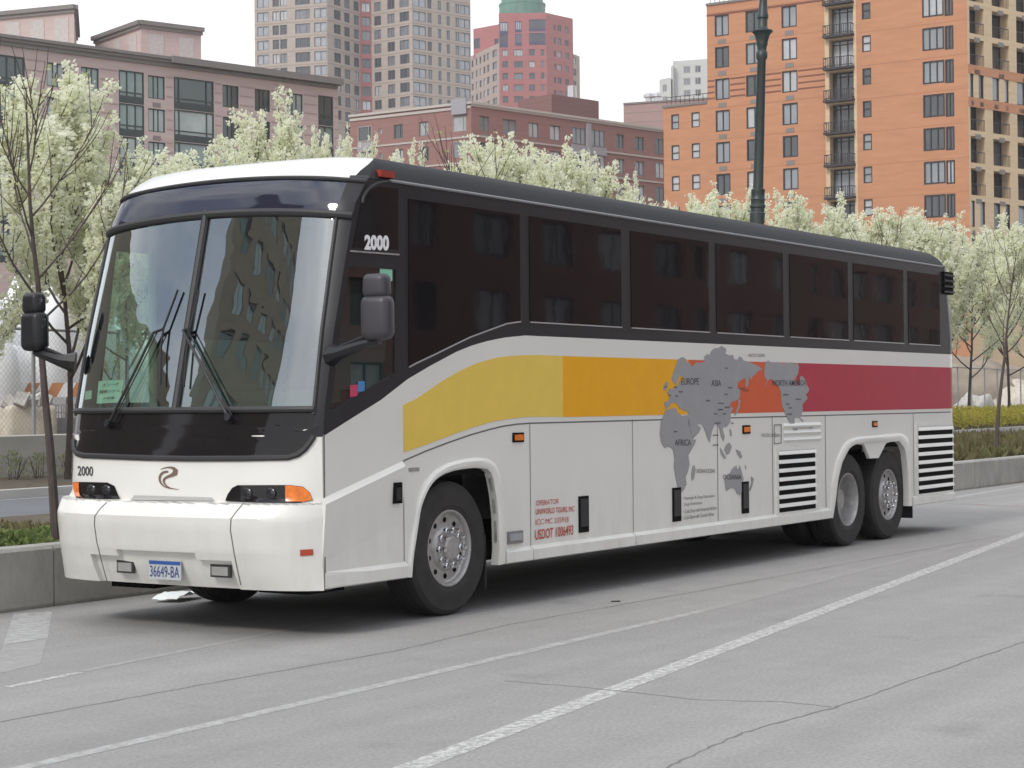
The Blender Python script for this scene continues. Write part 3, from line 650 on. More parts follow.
def grey_block():
    H = depth_pt(690, 60, 640).z
    b0 = depth_pt(674, 60, 640); b = empty('distant_block', (b0.x, b0.y, 0), 'small pale grey stepped block far behind the orange building', 'building')
    for nm, x0, x1, y, k in (('wall', 673, 712, 60.5, 0), ('upper_step', 670.8, 673.4, 66, 1), ('lower_step', 659.5, 671, 79, 2)):
        p, q = depth_pt(x0, y + .6, 640 + k), depth_pt(x1, y, 636 + k); f = Facade((p.x, p.y), (q.x, q.y), 0, p.z)
        if k != 1:
            for u0, u1 in cols(f, [(683.6, 690.5), (695, 701)] if k == 0 else [(662.5, 666.8)], 80):
                z = p.z - 2.0
                for i in range(6): window(f, b, u0, u1, z - 2.4, z, M['wf_pale'], M['pane_city'], mull=(.4,), dp=.2, bar=.2); z -= 4.0
        mb = MB(); f.wall(mb); close_back(mb, [f.A, f.B], 0, p.z, 30); mb.build(nm, [M['grey_block'], M['grey_block']], b)
grey_block()

def mauve_block():
    p, q = depth_pt(623.5, 104, 292), depth_pt(735, 96.5, 286); H = p.z
    b = empty('low_block', (p.x, p.y, 0), 'plain mauve brick block with roof vents between the red block and orange building', 'building')
    f = Facade((p.x, p.y), (q.x, q.y), 0, H); mb = MB(); f.wall(mb); close_back(mb, [f.A, f.B], 0, H, 20); mb.build('wall', [M['br_mauve'], M['br_mauve']], b)
    mb = MB(); band(mb, f, 0, f.L, H - .12, H + .15, .15)
    for k in range(1, 5): band(mb, f, 0, f.L, H - 1.5 * k, H - 1.5 * k + .08, .01)
    mb.build('coping', M['cornice'], b, fix=False)
    for x in (645.5, 653.5):
        u = f.uz(x, 100)[0]; c = f.P(u, H, -2); mb = MB(); mb.tube([(c[0], c[1], H - .2), (c[0], c[1], H + 1.3)], .55, 10); mb.lathe([(.55, H + 1.0), (.85, H + 1.1), (.85, H + 1.5), (.3, H + 1.8), (0, H + 1.8)], (c[0], c[1], 0), 12, axis='z'); mb.build('roof_vent', M['alu'], b)
mauve_block()

def orange_building():
    dM = 180.; H = depth_pt(707, 4.5, dM).z; HL = depth_pt(706, 102, dM).z
    zk = depth_pt(707, 46.6, dM).z
    def pt(px, py): return depth_pt(px, py, dist_for(px, py, zk))
    wl = depth_pt(663.3, 107, dist_for(663.3, 107, HL)); m0 = pt(707, 47.0); m1 = pt(824.5, 32.2); m2 = pt(856, 28.2); m3 = pt(967.2, 14.0); m4 = pt(1190, 62.)
    b = empty('orange_building', (m0.x, m0.y, 0), 'tall orange brick apartment building with corner windows and yellow brick side', 'building')
    Hh = H + 14
    fw = Facade((wl.x, wl.y), (m0.x, m0.y), 0, HL); f1 = Facade((m0.x, m0.y), (m1.x, m1.y), 0, H); f2 = Facade((m1.x, m1.y), (m2.x, m2.y), 0, Hh); f3 = Facade((m2.x, m2.y), (m3.x, m3.y), 0, Hh); f4 = Facade((m3.x, m3.y), (m4.x, m4.y), 0, Hh)
    fd = M['wf_dark']; pg = M['pane_grey']
    r = rng_rows(fw, 675, 114.3, 129.3, 145.2, 5)
    for u0, u1 in cols(fw, [(671.2, 679), (691.4, 699.6)], 120):
        for z0, z1 in r: window(fw, b, u0, u1, z0, z1, fd, pg, mull=(), hbars=(.45,), dp=.15)
    r = rng_rows(f1, 722, 46.6, 67.8, 78.4, 7); dz = r[0][1] - r[1][1]
    for u0, u1 in cols(f1, [(715, 729.2), (745.8, 762), (781.8, 797.2)], 60):
        for k, (z0, z1) in enumerate([(r[0][0] + dz, r[0][1] + dz)] + r): window(f1, b, u0, u1, z0, z1, fd, pg, mull=(.5,), dp=.16, bar=.12, ac=.3)
    # balcony stack
    (u0, u1), = cols(f2, [(829, 853.5)], 60); rb = rng_rows(f2, 842, 38.8, 67, 71.5, 9); dzb = rb[0][1] - rb[1][1]; dzb = (f2.uz(842, 38.8)[1] - f2.uz(842, 136)[1]) / 3
    for k in range(-2, 7):
        zt = f2.uz(842, 38.8)[1] - dzb * k; zb = zt - dzb * .93
        window(f2, b, u0, u1, zb, zt, fd, pg, mull=(.3, .62), hbars=(.85,), dp=.9, bar=.1)
        mb = MB(); O = (f2.A.x, f2.A.y); mb.obox(O, f2.t, f2.n, u0 - .35, u1 + .1, -.88, .7, zb - .06, zb + .14)
        for zz in (zb + 1.0, zb + .25): mb.obox(O, f2.t, f2.n, u0 - .3, u1 + .05, .60, .66, zz, zz + .07); mb.obox(O, f2.t, f2.n, u0 - .3, u0 - .24, .0, .60, zz, zz + .07); mb.obox(O, f2.t, f2.n, u1, u1 + .05, .0, .60, zz, zz + .07)
        n = 12
        for i in range(n + 1):
            u = u0 - .28 + (u1 - u0 + .3) * i / n; mb.obox(O, f2.t, f2.n, u - .025, u + .025, .61, .65, zb + .14, zb + 1.0)
        mb.cur = 0; mb.build('balcony', M['wf_dark'], b, fix=False)
    # plain wall with small sashes and corner windows
    zt0 = f3.uz(866, 35.4)[1]; dz3 = zt0 - f3.uz(866, 68.2)[1]
    for k in range(-1, 7):
        (u0, u1), = cols(f3, [(862.2, 871)], 60); z1 = zt0 - dz3 * k; window(f3, b, u0, u1, z1 - 1.5, z1, fd, pg, mull=(), hbars=(.5,), dp=.15, bar=.1)
    zc0 = f3.uz(935, 27.0)[1]; zc1 = f3.uz(935, 49.8)[1]
    for k in range(-1, 8):
        z1 = zc0 - dz3 * k; z0 = zc1 - dz3 * k
        (u0, u1), = cols(f3, [(922.6, 944.3)], 60); window(f3, b, u0, u1, z0, z1, fd, pg, mull=(.33, .66), dp=.1, bar=.13)
        (u0, u1), = cols(f3, [(945.0, 953.7)], 60); window(f3, b, u0, u1, z0 - .10, z1 - .02, fd, pg, mull=(.5,), dp=.1, bar=.13)
    # yellow side with loggias and paired windows
    yl = M['pane_dark']; zt0 = f4.uz(969, 135.3)[1]; dz4 = zt0 - f4.uz(969, 167.7)[1]
    lc = cols(f4, [(967.6, 985.3), (993.3, 1010.3), (1017.6, 1034), (1043, 1060)], 140)
    pc = cols(f4, [(967.6, 974.6), (979.4, 984.8), (993.2, 1000.2), (1005, 1009.8), (1017.6, 1026), (1030, 1037)], 140)
    for k in (-5, -4, -3, -1, 0, 1):
        for u0, u1 in lc: window(f4, b, max(u0, .3), u1, zt0 - dz4 * k - 2.35, zt0 - dz4 * k, fd, yl, mull=(.33,), dp=1.05, bar=.1, rail=True, ac=.3)
    for k in (-2, 2, 3, 4, 5):
        for u0, u1 in pc: window(f4, b, max(u0, .3), u1, zt0 - dz4 * k - 2.3, zt0 - dz4 * k, fd, pg, mull=(), dp=.2, bar=.12, ac=.3)
    mb = MB()
    fw.wall(mb); f1.wall(mb); f3.wall(mb)
    close_back(mb, [fw.A, fw.B], 0, HL, 30); close_back(mb, [f1.A, f1.B], 0, H, 30); close_back(mb, [f2.A, f2.B, f3.B, f4.B], 0, Hh, 30)
    wallmb = mb
    mb = MB(); f2.wall(mb); f4.wall(mb); mb.build('yellow_wall', [M['br_yellow'], M['br_yellow']], b)
    mb = MB(); zr = zt0 + dz4 * 1.02
    band(mb, f4, -.01, f4.L, zr - .35, zr + .5, .03); band(mb, f4, -.01, f4.L, zr + dz4 * .9, zr + dz4 * .9 + .8, .03)
    mb.build('orange_course', M['br_orange'], b, fix=False)
    mb = wallmb; mb.cur = 2; hz_ = [f1.uz(722, y)[1] for y in (80.5, 86.5, 92.3, 98.2)]
    spans = [(0, f1.uz(714.3, 60)[0]), (f1.uz(730, 60)[0], f1.uz(745, 60)[0]), (f1.uz(763, 60)[0], f1.uz(781, 60)[0]), (f1.uz(798, 60)[0], f1.L)]
    for z in hz_:
        for u0, u1 in spans: band(mb, f1, u0, u1, z, z + .16, .012)
    band(mb, f1, 0, f1.L, H - 1.1, H - .95, .05)
    mb.cur = 3
    for k in range(8):
        z = r[0][1] + dz * .98 - dz * k; band(mb, f1, 0, f1.L, z + .3, z + .36, .008); band(mb, f3, .3, f3.L, z - .3, z - .24, .008)
    mb.build('wall', [M['br_orange'], M['br_orange'], M['br_or_dk'], M['br_or_line']], b, fix=False)
    mb = MB(); band(mb, f1, -.05, f1.L, H - .1, H + .12, .12); mb.build('coping', M['cornice'], b, fix=False); mb = MB(); band(mb, fw, -.1, fw.L - .1, HL - .12, HL + .1, .1); mb.build('coping', M['cornice'], b, fix=False)
    mb = MB()
    for f, zz in ((f1, H), (fw, HL)):
        mb.obox((f.A.x, f.A.y), f.t, f.n, .2, f.L - .2, -.4, -.36, zz + .9, zz + .96); n = int(f.L / .5)
        for i in range(n + 1): mb.obox((f.A.x, f.A.y), f.t, f.n, .2 + (f.L - .4) * i / n - .02, .2 + (f.L - .4) * i / n + .02, -.4, -.36, zz, zz + .9)
    mb.build('roof_railing', M['wf_dark'], b, fix=False)
M['br_or_line'] = pbr('orange_joint', (.41, .19, .105), .85); M['br_or_dk'] = pbr('dark_orange_course', (.22, .085, .06), .85)
orange_building()

# the near side of the street: it shows only as reflections in the coach's glass
def opposite_buildings():
    f = Facade((150, -46), (6, -40), 0, 26); b = empty('brick_terrace', (40, -42, 0), 'long red brick terrace across the street, mirrored in the bus windows', 'building')
    f.n = Vector((-f.t.y, f.t.x)); f.n = f.n if f.n.y > 0 else -f.n; rng = random.Random(6); u = 3.0
    while u < 138:
        wd = rng.choice((1.8, 2.6, 3.2))
        for k in range(3): window(f, b, u, u + wd, 1.4 + 3.7 * k, 3.5 + 3.7 * k, M['wf_dark'], M['pane_grey'], mull=(.5,), dp=.25, bar=.1)
        u += wd + rng.choice((1.6, 2.4, 3.6))
    mb = MB(); f.wall(mb); mb.add([(6, -40, 26), (150, -46, 26), (150, -70, 26), (6, -64, 26), (6, -40, 0), (6, -64, 0)], [(0, 1, 2, 3), (0, 4, 5, 3)]); mb.build('wall', [M['br_red'], M['br_red']], b)
    mb = MB(); mb.obox((f.A.x, f.A.y), f.t, f.n, 0, f.L, 0.004, .12, 25.2, 25.9); mb.build('cornice', M['cornice'], b, fix=False)
    for (A, B, H, nm, lab, wm, fw_) in (((-72, 44), (-58, 57), 58, 'apartment_tower', 'grey brown tower beyond the far road, mirrored in the windscreen', M['br_olive'], 4.), ((-56, 60), (2, 80), 31, 'apartment_block', 'low brown block beyond the far road, mirrored in the windscreen', M['br_olive'], 4.)):
        f = Facade(A, B, 0, H); f.n = Vector((f.t.y, -f.t.x)); f.n = f.n if f.n.y < 0 else -f.n
        b = empty(nm, (A[0], A[1], 0), lab, 'building')
        for i in range(min(9, int(f.L / 3.1))):
            for k in range(4 if H > 40 else 1, min(14, int((H - 2) / 3.1))): window(f, b, .7 + i * 3.1, 2.5 + i * 3.1, 2.2 + 3.1 * k, 4.0 + 3.1 * k, M['wf_grey'], M['pane_pale'], mull=(.5,), dp=.3, bar=.15)
        mb = MB(); f.wall(mb); p = [Vector(A), Vector(B)]; q = [v - f.n * 26 for v in p]
        mb.quad((*p[0], H), (*p[1], H), (*q[1], H), (*q[0], H)); mb.quad((*p[1], 0), (*q[1], 0), (*q[1], H), (*p[1], H)); mb.quad((*p[0], 0), (*q[0], 0), (*q[0], H), (*p[0], H)); mb.build('wall', [wm, wm], b)
opposite_buildings()

# ------------------------------------------------------------------ the coach (x runs rearward from the front axle, y away from the camera)
W_ = 2.59; XR = 11.20
bus = empty('coach_bus', (4.8, 1.295, 0), 'white tour coach with black window band, yellow to crimson stripe and grey world map', 'bus')
LEV = [(.30, -1.82, -1.60, .02), (.345, -1.85, -1.615, 0), (.46, -1.915, -1.62, 0), (.62, -1.985, -1.625, 0), (.80, -2.03, -1.63, 0), (.865, -2.035, -1.63, 0), (.885, -2.02, -1.628, 0), (.965, -1.945, -1.62, 0), (.978, -1.86, -1.615, 0),
       (1.14, -1.84, -1.612, 0), (1.31, -1.815, -1.61, 0), (1.44, -1.785, -1.61, 0), (1.635, -1.735, -1.59, 0), (2.2, -1.60, -1.475, 0), (2.72, -1.475, -1.335, 0), (3.02, -1.403, -1.25, 0), (3.14, -1.375, -1.21, 0), (3.26, -1.34, -1.12, 0), (3.34, -1.305, -1.05, .0),
       (3.40, -1.25, -.97, .03), (3.46, -1.17, -.90, .07), (3.51, -1.09, -.82, .13), (3.54, -1.0, -.70, .22), (3.565, -.82, -.45, .40), (3.583, -.58, -.15, .65), (3.594, -.28, .2, .95), (3.60, .05, .6, 1.27)]
def lev(z):
    if z <= LEV[0][0]: return LEV[0][1:]
    for a, b in zip(LEV, LEV[1:]):
        if z <= b[0]:
            k = (z - a[0]) / (b[0] - a[0]); return tuple(a[i] + (b[i] - a[i]) * k for i in (1, 2, 3))
    return LEV[-1][1:]
FOFF = [(.0, 0), (.975, 0), (.98, .12), (1.7, .12), (2.2, .125), (3.05, .165), (3.3, .18), (3.4, .14), (3.5, .10), (3.64, .05)]
def foff(z):
    for a, b in zip(FOFF, FOFF[1:]):
        if z <= b[0]: return a[1] + (b[1] - a[1]) * (z - a[0]) / (b[0] - a[0])
    return FOFF[-1][1]
def front(s, z, off=0.):
    xc, xs, yi = lev(z)
    if s > 0: xs += foff(z)
    a = abs(s); d = .38 * a ** 2.4 + .62 * a ** 9
    return Vector((xc + (xs - xc) * d - off, 1.295 + s * (1.295 - yi), z))
def zlist(z0, z1, step):
    zs = [z0] + [l[0] for l in LEV if z0 + 1e-4 < l[0] < z1 - 1e-4] + [z1]; out = []
    for a, b in zip(zs, zs[1:]):
        n = max(1, int(math.ceil((b - a) / step))); out += [a + (b - a) * i / n for i in range(n)]
    return out + [z1]
def slist(s0, s1, n=28): 
    out = []
    for i in range(n + 1):
        t = -1 + 2 * i / n; e = math.copysign(1 - (1 - abs(t)) ** 1.7, t); out.append(s0 + (s1 - s0) * (e + 1) / 2)
    return out
def fpatch(s0, s1, z0, z1, step=.08, n=30, mod=None, off=0.):
    rows = []
    for z in zlist(z0, z1, step): rows.append([front(s, z, off) if not mod else mod(s, z) for s in slist(s0, s1, n)])
    return rows
_b = MB(); _b.grid(fpatch(-1, 1, .30, 3.595, .05, 60)); BVH = BVHTree.FromPolygons([Vector(p) for p in _b.v], _b.f)
def hit(px, py, off=.003):
    d = pray(px, py).normalized(); loc, n, i, ds = BVH.ray_cast(CAM, d)
    k = 0
    while loc is None and k < 80:
        k += 1; px += .5 if px < 200 else -.5; d = pray(px, py).normalized(); loc, n, i, ds = BVH.ray_cast(CAM, d)
    if n.dot(d) > 0: n = -n
    return loc + n * off
def fdecal(mb, poly, off=.003, cuts=3):
    bm = bmesh.new(); vs = [bm.verts.new((x, y, 0)) for x, y in poly]; f = bm.faces.new(vs); bmesh.ops.triangulate(bm, faces=[f])
    if cuts: bmesh.ops.subdivide_edges(bm, edges=bm.edges[:], cuts=cuts, use_grid_fill=True); bmesh.ops.triangulate(bm, faces=bm.faces[:])
    bm.verts.index_update(); vv = [hit(v.co.x, v.co.y, off) for v in bm.verts]; ff = [tuple(v.index for v in f.verts) for f in bm.faces]; bm.free(); mb.add(vv, ff)
def fline(pts, n=8):
    out = []
    for a, b in zip(pts, pts[1:]): out += [(a[0] + (b[0] - a[0]) * i / n, a[1] + (b[1] - a[1]) * i / n) for i in range(n)]
    return out + [pts[-1]]
def near(y0): return lambda u, v, d: (u, y0 + d, v)
def farside(y0): return lambda u, v, d: (u, W_ - y0 - d, v)

# --- front
def bumper_mod(s, z):
    p = front(s, z); a = abs(s)
    if z < .555 and a < .54 or z < .605 and a < .30: p.x += .045
    return p
mb = MB(); rows = []
for z in sorted(set(zlist(.345, .972, .05) + [.553, .557, .603, .607])):
    ss = sorted(set(slist(-1, 1, 34) + [-.542, -.538, .538, .542, -.302, -.298, .298, .302])); rows.append([bumper_mod(s, z) for s in ss])
rows.append([front(s, .9722) + Vector((.06, 0, .004)) for s in ss]); rows.insert(0, [front(s, .345) + Vector((.12, 0, .005)) for s in ss])
mb.grid(rows); bumper = mb.build('bumper', M['white'], bus, smooth=True)
mb = MB(); mb.grid(fpatch(-1, 1, .955, 1.46, .05, 34)); mb.build('front_panel', M['white'], bus, smooth=True)
for line in ([(107, 502.6), (101, 508), (95, 516), (94.6, 525), (97, 542), (102, 562), (107.3, 581)], [(243, 504), (237, 511), (231, 519), (230.5, 530), (234, 552), (238, 572), (241, 585)]):
    mb = MB(); mb.tube([hit(x, y, .002) for x, y in fline(line, 4)], .0042, 5); mb.build('panel_gap', M['joint'], bumper)
mb = MB(); fdecal(mb, [(130.5, 500.5), (134.5, 495.3), (212, 497.5), (215.5, 501.5)], .004, 3); mb.build('grab_recess_shade', pbr('recess_shade_grey', (.42, .415, .40), .6), bus)  # flat grey decal: shade of the slot recess painted on, no real inset
mb = MB(); fdecal(mb, [(300, 549.7), (313, 549), (313, 555), (300, 556)], .006, 1); mb.build('reflector', M['redlens'], bumper)
mb = MB(); fdecal(mb, [(74.8, 454.3), (74.6, 438), (73, 425), (320, 425), (313.5, 437), (304.5, 450), (298, 454.5), (290, 456.8), (240, 457.8), (190, 458), (148, 457.2), (110, 455.8), (80, 455)], .004, 5); mb.build('lower_glass', M['blackglass'], bus, smooth=True)
mb = MB(); mb.grid(fpatch(-1, 1, 1.455, 1.64, .05, 34, off=.002)); mb.build('lower_glass', M['blackglass'], bus, smooth=True)
def pillar(sgn):
    rows = []
    for z in zlist(1.44 if sgn < 0 else 1.32, 3.36, .08):
        k = (z - 1.6) / 1.5; sp = .952 - .03 * max(0, min(1, k)); rows.append([front(sgn * (sp + (1 - sp) * i / 6), z, .003) for i in range(7)])
    mb = MB(); mb.grid(rows); mb.build('windscreen_pillar', M['black'], bus, smooth=True)
pillar(-1); pillar(1)
def hdr(s): return 3.12 - .075 * s * s
def vis(s): return 3.385 - .075 * s * s
def tpatch(s0, s1, lo, hi, n=30, m=12, off=0.):
    ss = slist(s0, s1, n); return [[front(s, lo(s) + (hi(s) - lo(s)) * j / m, off) for s in ss] for j in range(m + 1)]
mb = MB(); mb.grid(tpatch(-.952, .952, lambda s: 1.635, hdr)); wsg = mb.build('windscreen', M['windscreen'], bus, smooth=True)
mb = MB(); mb.grid(tpatch(-.965, .965, hdr, vis, off=.001)); mb.build('visor_glass', M['navyglass'], bus, smooth=True)
mb = MB(); mb.tube([front(s, hdr(s), .012) for s in slist(-1, 1, 40)], .030, 8); mb.tube([front(s, vis(s), .006) for s in slist(-1, 1, 40)], .018, 8)
mb.tube([front(s, 1.637, .012) for s in slist(-.955, .955, 40)], .024, 8); mb.tube([hit(x, y, .010) for x, y in fline([(207.5, 211.5), (197, 277), (186, 345), (176, 411)], 6)], .030, 8)
mb.tube([hit(x, y, .006) for x, y in fline([(74.8, 440), (75.2, 449), (77.5, 453.5), (84, 455.5), (110, 456.6), (148, 458), (190, 458.8), (240, 458.6), (288, 457.6), (298, 454.5), (304.5, 449.5), (310, 442.5), (314, 436)], 4)], .022, 8)
mb.tube([front(-.952 + .03 * max(0, min(1, (z - 1.6) / 1.5)), z, .006) for z in zlist(1.6, 3.06, .1)], .016, 6); mb.tube([front(.952 - .03 * max(0, min(1, (z - 1.6) / 1.5)), z, .006) for z in zlist(1.6, 3.06, .1)], .016, 6)
mb.build('windscreen_moulding', M['rubber'], bus, smooth=True)
# headlights
for body, amb, spots in (([(225.2, 501.7), (228, 494.5), (232.5, 488), (238, 485.2), (290, 485), (303, 486.6), (309.8, 492.3), (312.8, 500), (299, 503.4), (260, 503)], [(285.7, 485.6), (290, 485.4), (303, 487), (309.5, 492.5), (312.4, 499.6), (299, 503), (286, 503)], [(247.5, 494), (271, 494)]),
                         ([(73.6, 482), (85, 482), (108, 482.5), (115, 486), (120.5, 499.3), (100, 499.4), (76, 498.3)], [(73.8, 482.2), (80.2, 482.4), (80.4, 498.2), (75.6, 497.8)], [(92, 490.5), (107, 490.8)])):
    mb = MB(); fdecal(mb, body, .006, 3); h = mb.build('headlight', M['blackglass'], bus, smooth=True)
    mb = MB(); fdecal(mb, amb, .012, 2); mb.build('turn_signal', M['amber'], h, smooth=True)
    for x, y in spots:
        mb = MB(); c = hit(x, y, .008); mb.lathe([(.056, .0), (.048, .005), (.02, .009), (0, .010)], (0, 0, 0), 16, axis='z')
        mb.v = [(c.x - v[2], c.y + v[0] * .8, c.z + v[1] * .8) for v in mb.v]; mb.build('lamp_reflector', M['lamp_dim'], h, smooth=True)
# licence plate, fog lamps, front number, badge
mb = MB(); P0, P1 = at(155, 560.5, 0, -1.905), at(187, 579.5, 0, -1.905); ya, yb = 1.09, 1.41; za, zb = .395, .535
mb.bx((-1.915, ya, za), (-1.905, yb, zb)); pl = mb.build('licence_plate', pbr('plate_white', (.44, .47, .49), .4), bus)
mb = MB(); mb.quad((-1.917, ya + .005, zb - .03), (-1.917, yb - .005, zb - .03), (-1.917, yb - .005, zb - .004), (-1.917, ya + .005, zb - .004)); mb.build('plate_band', pbr('plate_blue', (.03, .09, .32), .4), pl)
mb = MB(); add_text(mb, '36649-BA', lambda u, v: (-1.918, yb - .015 - (yb - ya - .03) * u, za + .018 + .082 * v), .0); mb.build('plate_number', pbr('plate_digits', (.03, .05, .18), .5), pl)
for px0, px1, py0, py1 in ((117, 134, 560, 573.5), (210.6, 230.6, 564, 578)):
    a, b = at(px0, py0, 0, -1.885), at(px1, py1, 0, -1.885); mb = MB(); mb.bx((-1.87, a.y, a.z), (-1.888, b.y, b.z)); f_ = mb.build('fog_lamp', M['rubber'], bus)
    mb = MB(); mb.bx((-1.886, a.y - .018, a.z - .016), (-1.896, b.y + .018, b.z + .014)); mb.build('lens', M['lamp_clear'], f_)
mb = MB(); add_text(mb, '2000', lambda u, v: hit(78 + 15.4 * u, 475.6 - 9.8 * v + .5 * u, .004), .02); mb.build('fleet_number', M['ink'], bus)
def ribbon(mb, P):
    L = []; Q = []
    for i, (x, y, w) in enumerate(P):
        a = P[max(i - 1, 0)]; b = P[min(i + 1, len(P) - 1)]; dx, dy = b[0] - a[0], b[1] - a[1]; k = math.hypot(dx, dy); nx, ny = -dy / k * w / 2, dx / k * w / 2
        L.append(hit(150 + (x + nx) / 19.2, 455 + (y + ny) / 19.2, .005)); Q.append(hit(150 + (x - nx) / 19.2, 455 + (y - ny) / 19.2, .005))
    mb.grid([L, Q])
mb = MB(); ribbon(mb, [(212, 280, 8), (262, 255, 16), (335, 238, 22), (405, 240, 36), (462, 258, 60), (497, 300, 95), (488, 350, 98), (440, 382, 72), (380, 405, 52), (325, 428, 46), (283, 458, 44), (268, 500, 40), (285, 550, 32), (330, 600, 24), (400, 635, 18), (480, 652, 14), (565, 662, 8)])
ribbon(mb, [(358, 320, 34), (300, 322, 42), (245, 345, 46), (205, 390, 46), (190, 450, 42), (200, 510, 36), (235, 565, 30), (290, 608, 22), (360, 636, 14), (430, 652, 6)])
mb.build('swoosh_emblem', M['bronze'], bus)
# wipers
for arm, blade, piv in (([(114, 424), (140, 372), (158, 334.5)], [(181, 291), (166.5, 330), (164, 350), (163.5, 386)], (113, 425)), ([(232, 418), (210, 375), (187.5, 332)], [(202, 292), (193, 330), (190, 352), (187, 388)], (233, 419))):
    mb = MB(); mb.tube([hit(x, y, .05) for x, y in fline(arm, 3)], [.011] * 7, 6); mb.tube([hit(x + 4, y - 1, .05) for x, y in fline(arm, 3)], .005, 5)
    mb.tube([hit(x, y, .035) for x, y in fline(blade, 3)], .009, 5); mb.tube([hit(piv[0], piv[1], -.02), hit(piv[0], piv[1], .07)], .03, 8)
    mb.tube([hit(*arm[-1], .05), hit(*blade[1], .035)], .012, 5); mb.build('wiper', M['black'], bus)
# notices behind the windscreen
mb = MB(); fdecal(mb, [(97.3, 380.8), (122.6, 379.3), (118.6, 402), (95.3, 403.4)], -.012, 2); n1 = mb.build('notice_sheet', M['paper'], bus); n1['label'] = 'white notice sheet with Japanese lettering behind the windscreen'
mb = MB()
for txt, q in (('大リーグ', ((102, 383), (118.4, 382), (117.8, 386), (101.4, 386.6))), ('観戦ツアー', ((98.8, 390), (119, 388.9), (118.4, 392.4), (98.2, 393.3))), ('A号車', ((102.6, 396.8), (114, 396.2), (113.6, 399), (102.2, 399.6)))):
    fn = bil(*q); add_text(mb, txt, lambda u, v, fn=fn: hit(*fn(u, v), -.008), .012)
if mb.v: mb.build('lettering', M['ink'], n1)
mb = MB(); fdecal(mb, [(84, 391), (90.5, 390), (90, 398.6), (82.8, 399.6)], -.012, 1); mb.build('notice_sheet', M['paper'], bus)

# --- roof: black coving at the sides, white cap and top
zr = [l[0] for l in LEV if l[0] >= 3.34]; RX = lambda z: 11.05 - .9 * max(0, lev(z)[2] - .02) - max(0, (z - 3.34)) * .55
cov = MB(); top = MB(); zside = [z for z in zr if z <= 3.545]
for fn in (lambda y: y, lambda y: W_ - y):
    cov.grid([[(lev(z)[1] + (foff(z) if fn(0) else 0) + (RX(z) - lev(z)[1]) * t, fn(lev(z)[2]), z) for t in [i / 24 for i in range(25)]] for z in zside])
cov.build('roof_coving', M['coving'], bus, smooth=True)
def caprow(z, i, s0, s1, n=40): return [front(s, vis(s) if i < 0 else max(z, vis(s) + .004 * i), 0) for s in slist(s0, s1, n)]
zc_ = [z for z in zr if z > 3.385]; lo_ = [(0, -1)] + [(z, i) for i, z in enumerate(zc_) if z <= 3.5101]; hi_ = [(z, i) for i, z in enumerate(zc_) if z >= 3.5099]
slim = lambda z: .945 + .055 * max(0, min(1, (z - 3.385) / .125)) ** .8 if z else .935
top.grid([caprow(z, i, -slim(z), slim(z)) for z, i in lo_]); top.grid([caprow(z, i, -1, 1) for z, i in hi_])
cor = MB(); cor.grid([caprow(z, i, -1, -slim(z), 4) for z, i in lo_]); cor.grid([caprow(z, i, slim(z), 1, 4) for z, i in lo_]); cor.build('roof_corner', M['coving'], bus, smooth=True)
zt = [z for z in zr if z >= 3.535]
for fn in (lambda y: y, lambda y: W_ - y): top.grid([[(lev(z)[1] + (RX(z) - lev(z)[1]) * t, fn(lev(z)[2]), z) for t in [i / 24 for i in range(25)]] for z in zt])
top.build('roof', M['white'], bus, smooth=True)
mb = MB(); mb.grid([[(RX(z), y, z) for y in (lev(z)[2], W_ - lev(z)[2])] for z in zr]); mb.build('roof_end', M['black'], bus, smooth=True)
mb = MB(); mb.tube([(-.8, -.004, 3.342), (0, -.004, 3.342), (5, -.004, 3.342), (10.95, -.004, 3.342)], .012, 6); mb.build('gutter_trim', M['trimgrey'], bus)
mb = MB(); mb.tube([S(x, y)[:1] + (-.004,) + S(x, y)[1:] for x, y in [(362, 203), (363, 197), (366.5, 191), (371, 186.5), (377.5, 183), (385, 181.3), (390, 181.5)]], .012, 6); mb.build('cab_trim', M['rubber'], bus)
mb = MB(); a, b = S(380, 171), S(393.5, 176); mb.bx((a[0], -.012, 3.363), (b[0], .06, 3.413)); mb.build('marker_lamp', M['redmark'], bus)

# --- near side, white lower body with wheel arches
arch_f = [(409.5, 577), (411, 556), (413.4, 542.5), (418.5, 508.7), (423, 496), (428.7, 485), (435, 478.5), (442, 474), (452, 470.5), (462.5, 468.7), (475, 467.6), (484.6, 468.7), (488.6, 472), (491, 478), (494, 494), (496.4, 515.5), (497.4, 549), (496, 565)]
arch_r = [(831, 518), (833.8, 503), (836.5, 479.3), (840.6, 462.4), (847.4, 448.9), (851, 445.5), (855.8, 443.8), (864, 444.8), (869, 458.5), (877.8, 458), (884.6, 443.8), (890, 442), (898, 441.4), (904, 448.9), (906.6, 469), (907.6, 489.5), (907.6, 506)]
curve = [(321.6, 437.5), (350, 419.4), (381, 400), (408, 379), (430, 366), (456, 352), (472, 345.5), (487.5, 341), (505, 337.5), (525, 335.5)]
cm = [S(*p) for p in curve]; ZB = 2.235
out = [(-1.612, .36)] + [S(*p) for p in arch_f] + [S(*p) for p in arch_r] + [(XR, .38), (XR, ZB)] + [(x, z if z < ZB else ZB) for x, z in reversed(cm)]
out[1] = (out[1][0], .36); out[len(arch_f)] = (out[len(arch_f)][0], .36)
mb = MB(); mb.plate([out], near(0), .03); mb.build('side_panel', M['white'], bus)
aF = [(x, max(z, .36)) for x, z in [S(*p) for p in arch_f]]; aR = [(x, max(z, .36)) for x, z in [S(*p) for p in arch_r]]
mb = MB(); mb.plate([[(-1.49, .36)] + aF + aR + [(XR, .38), (XR, ZB), (-.3, ZB), (-.3, 1.44), (-1.49, 1.44)]], farside(0), .03); mb.build('side_panel', M['white'], bus)
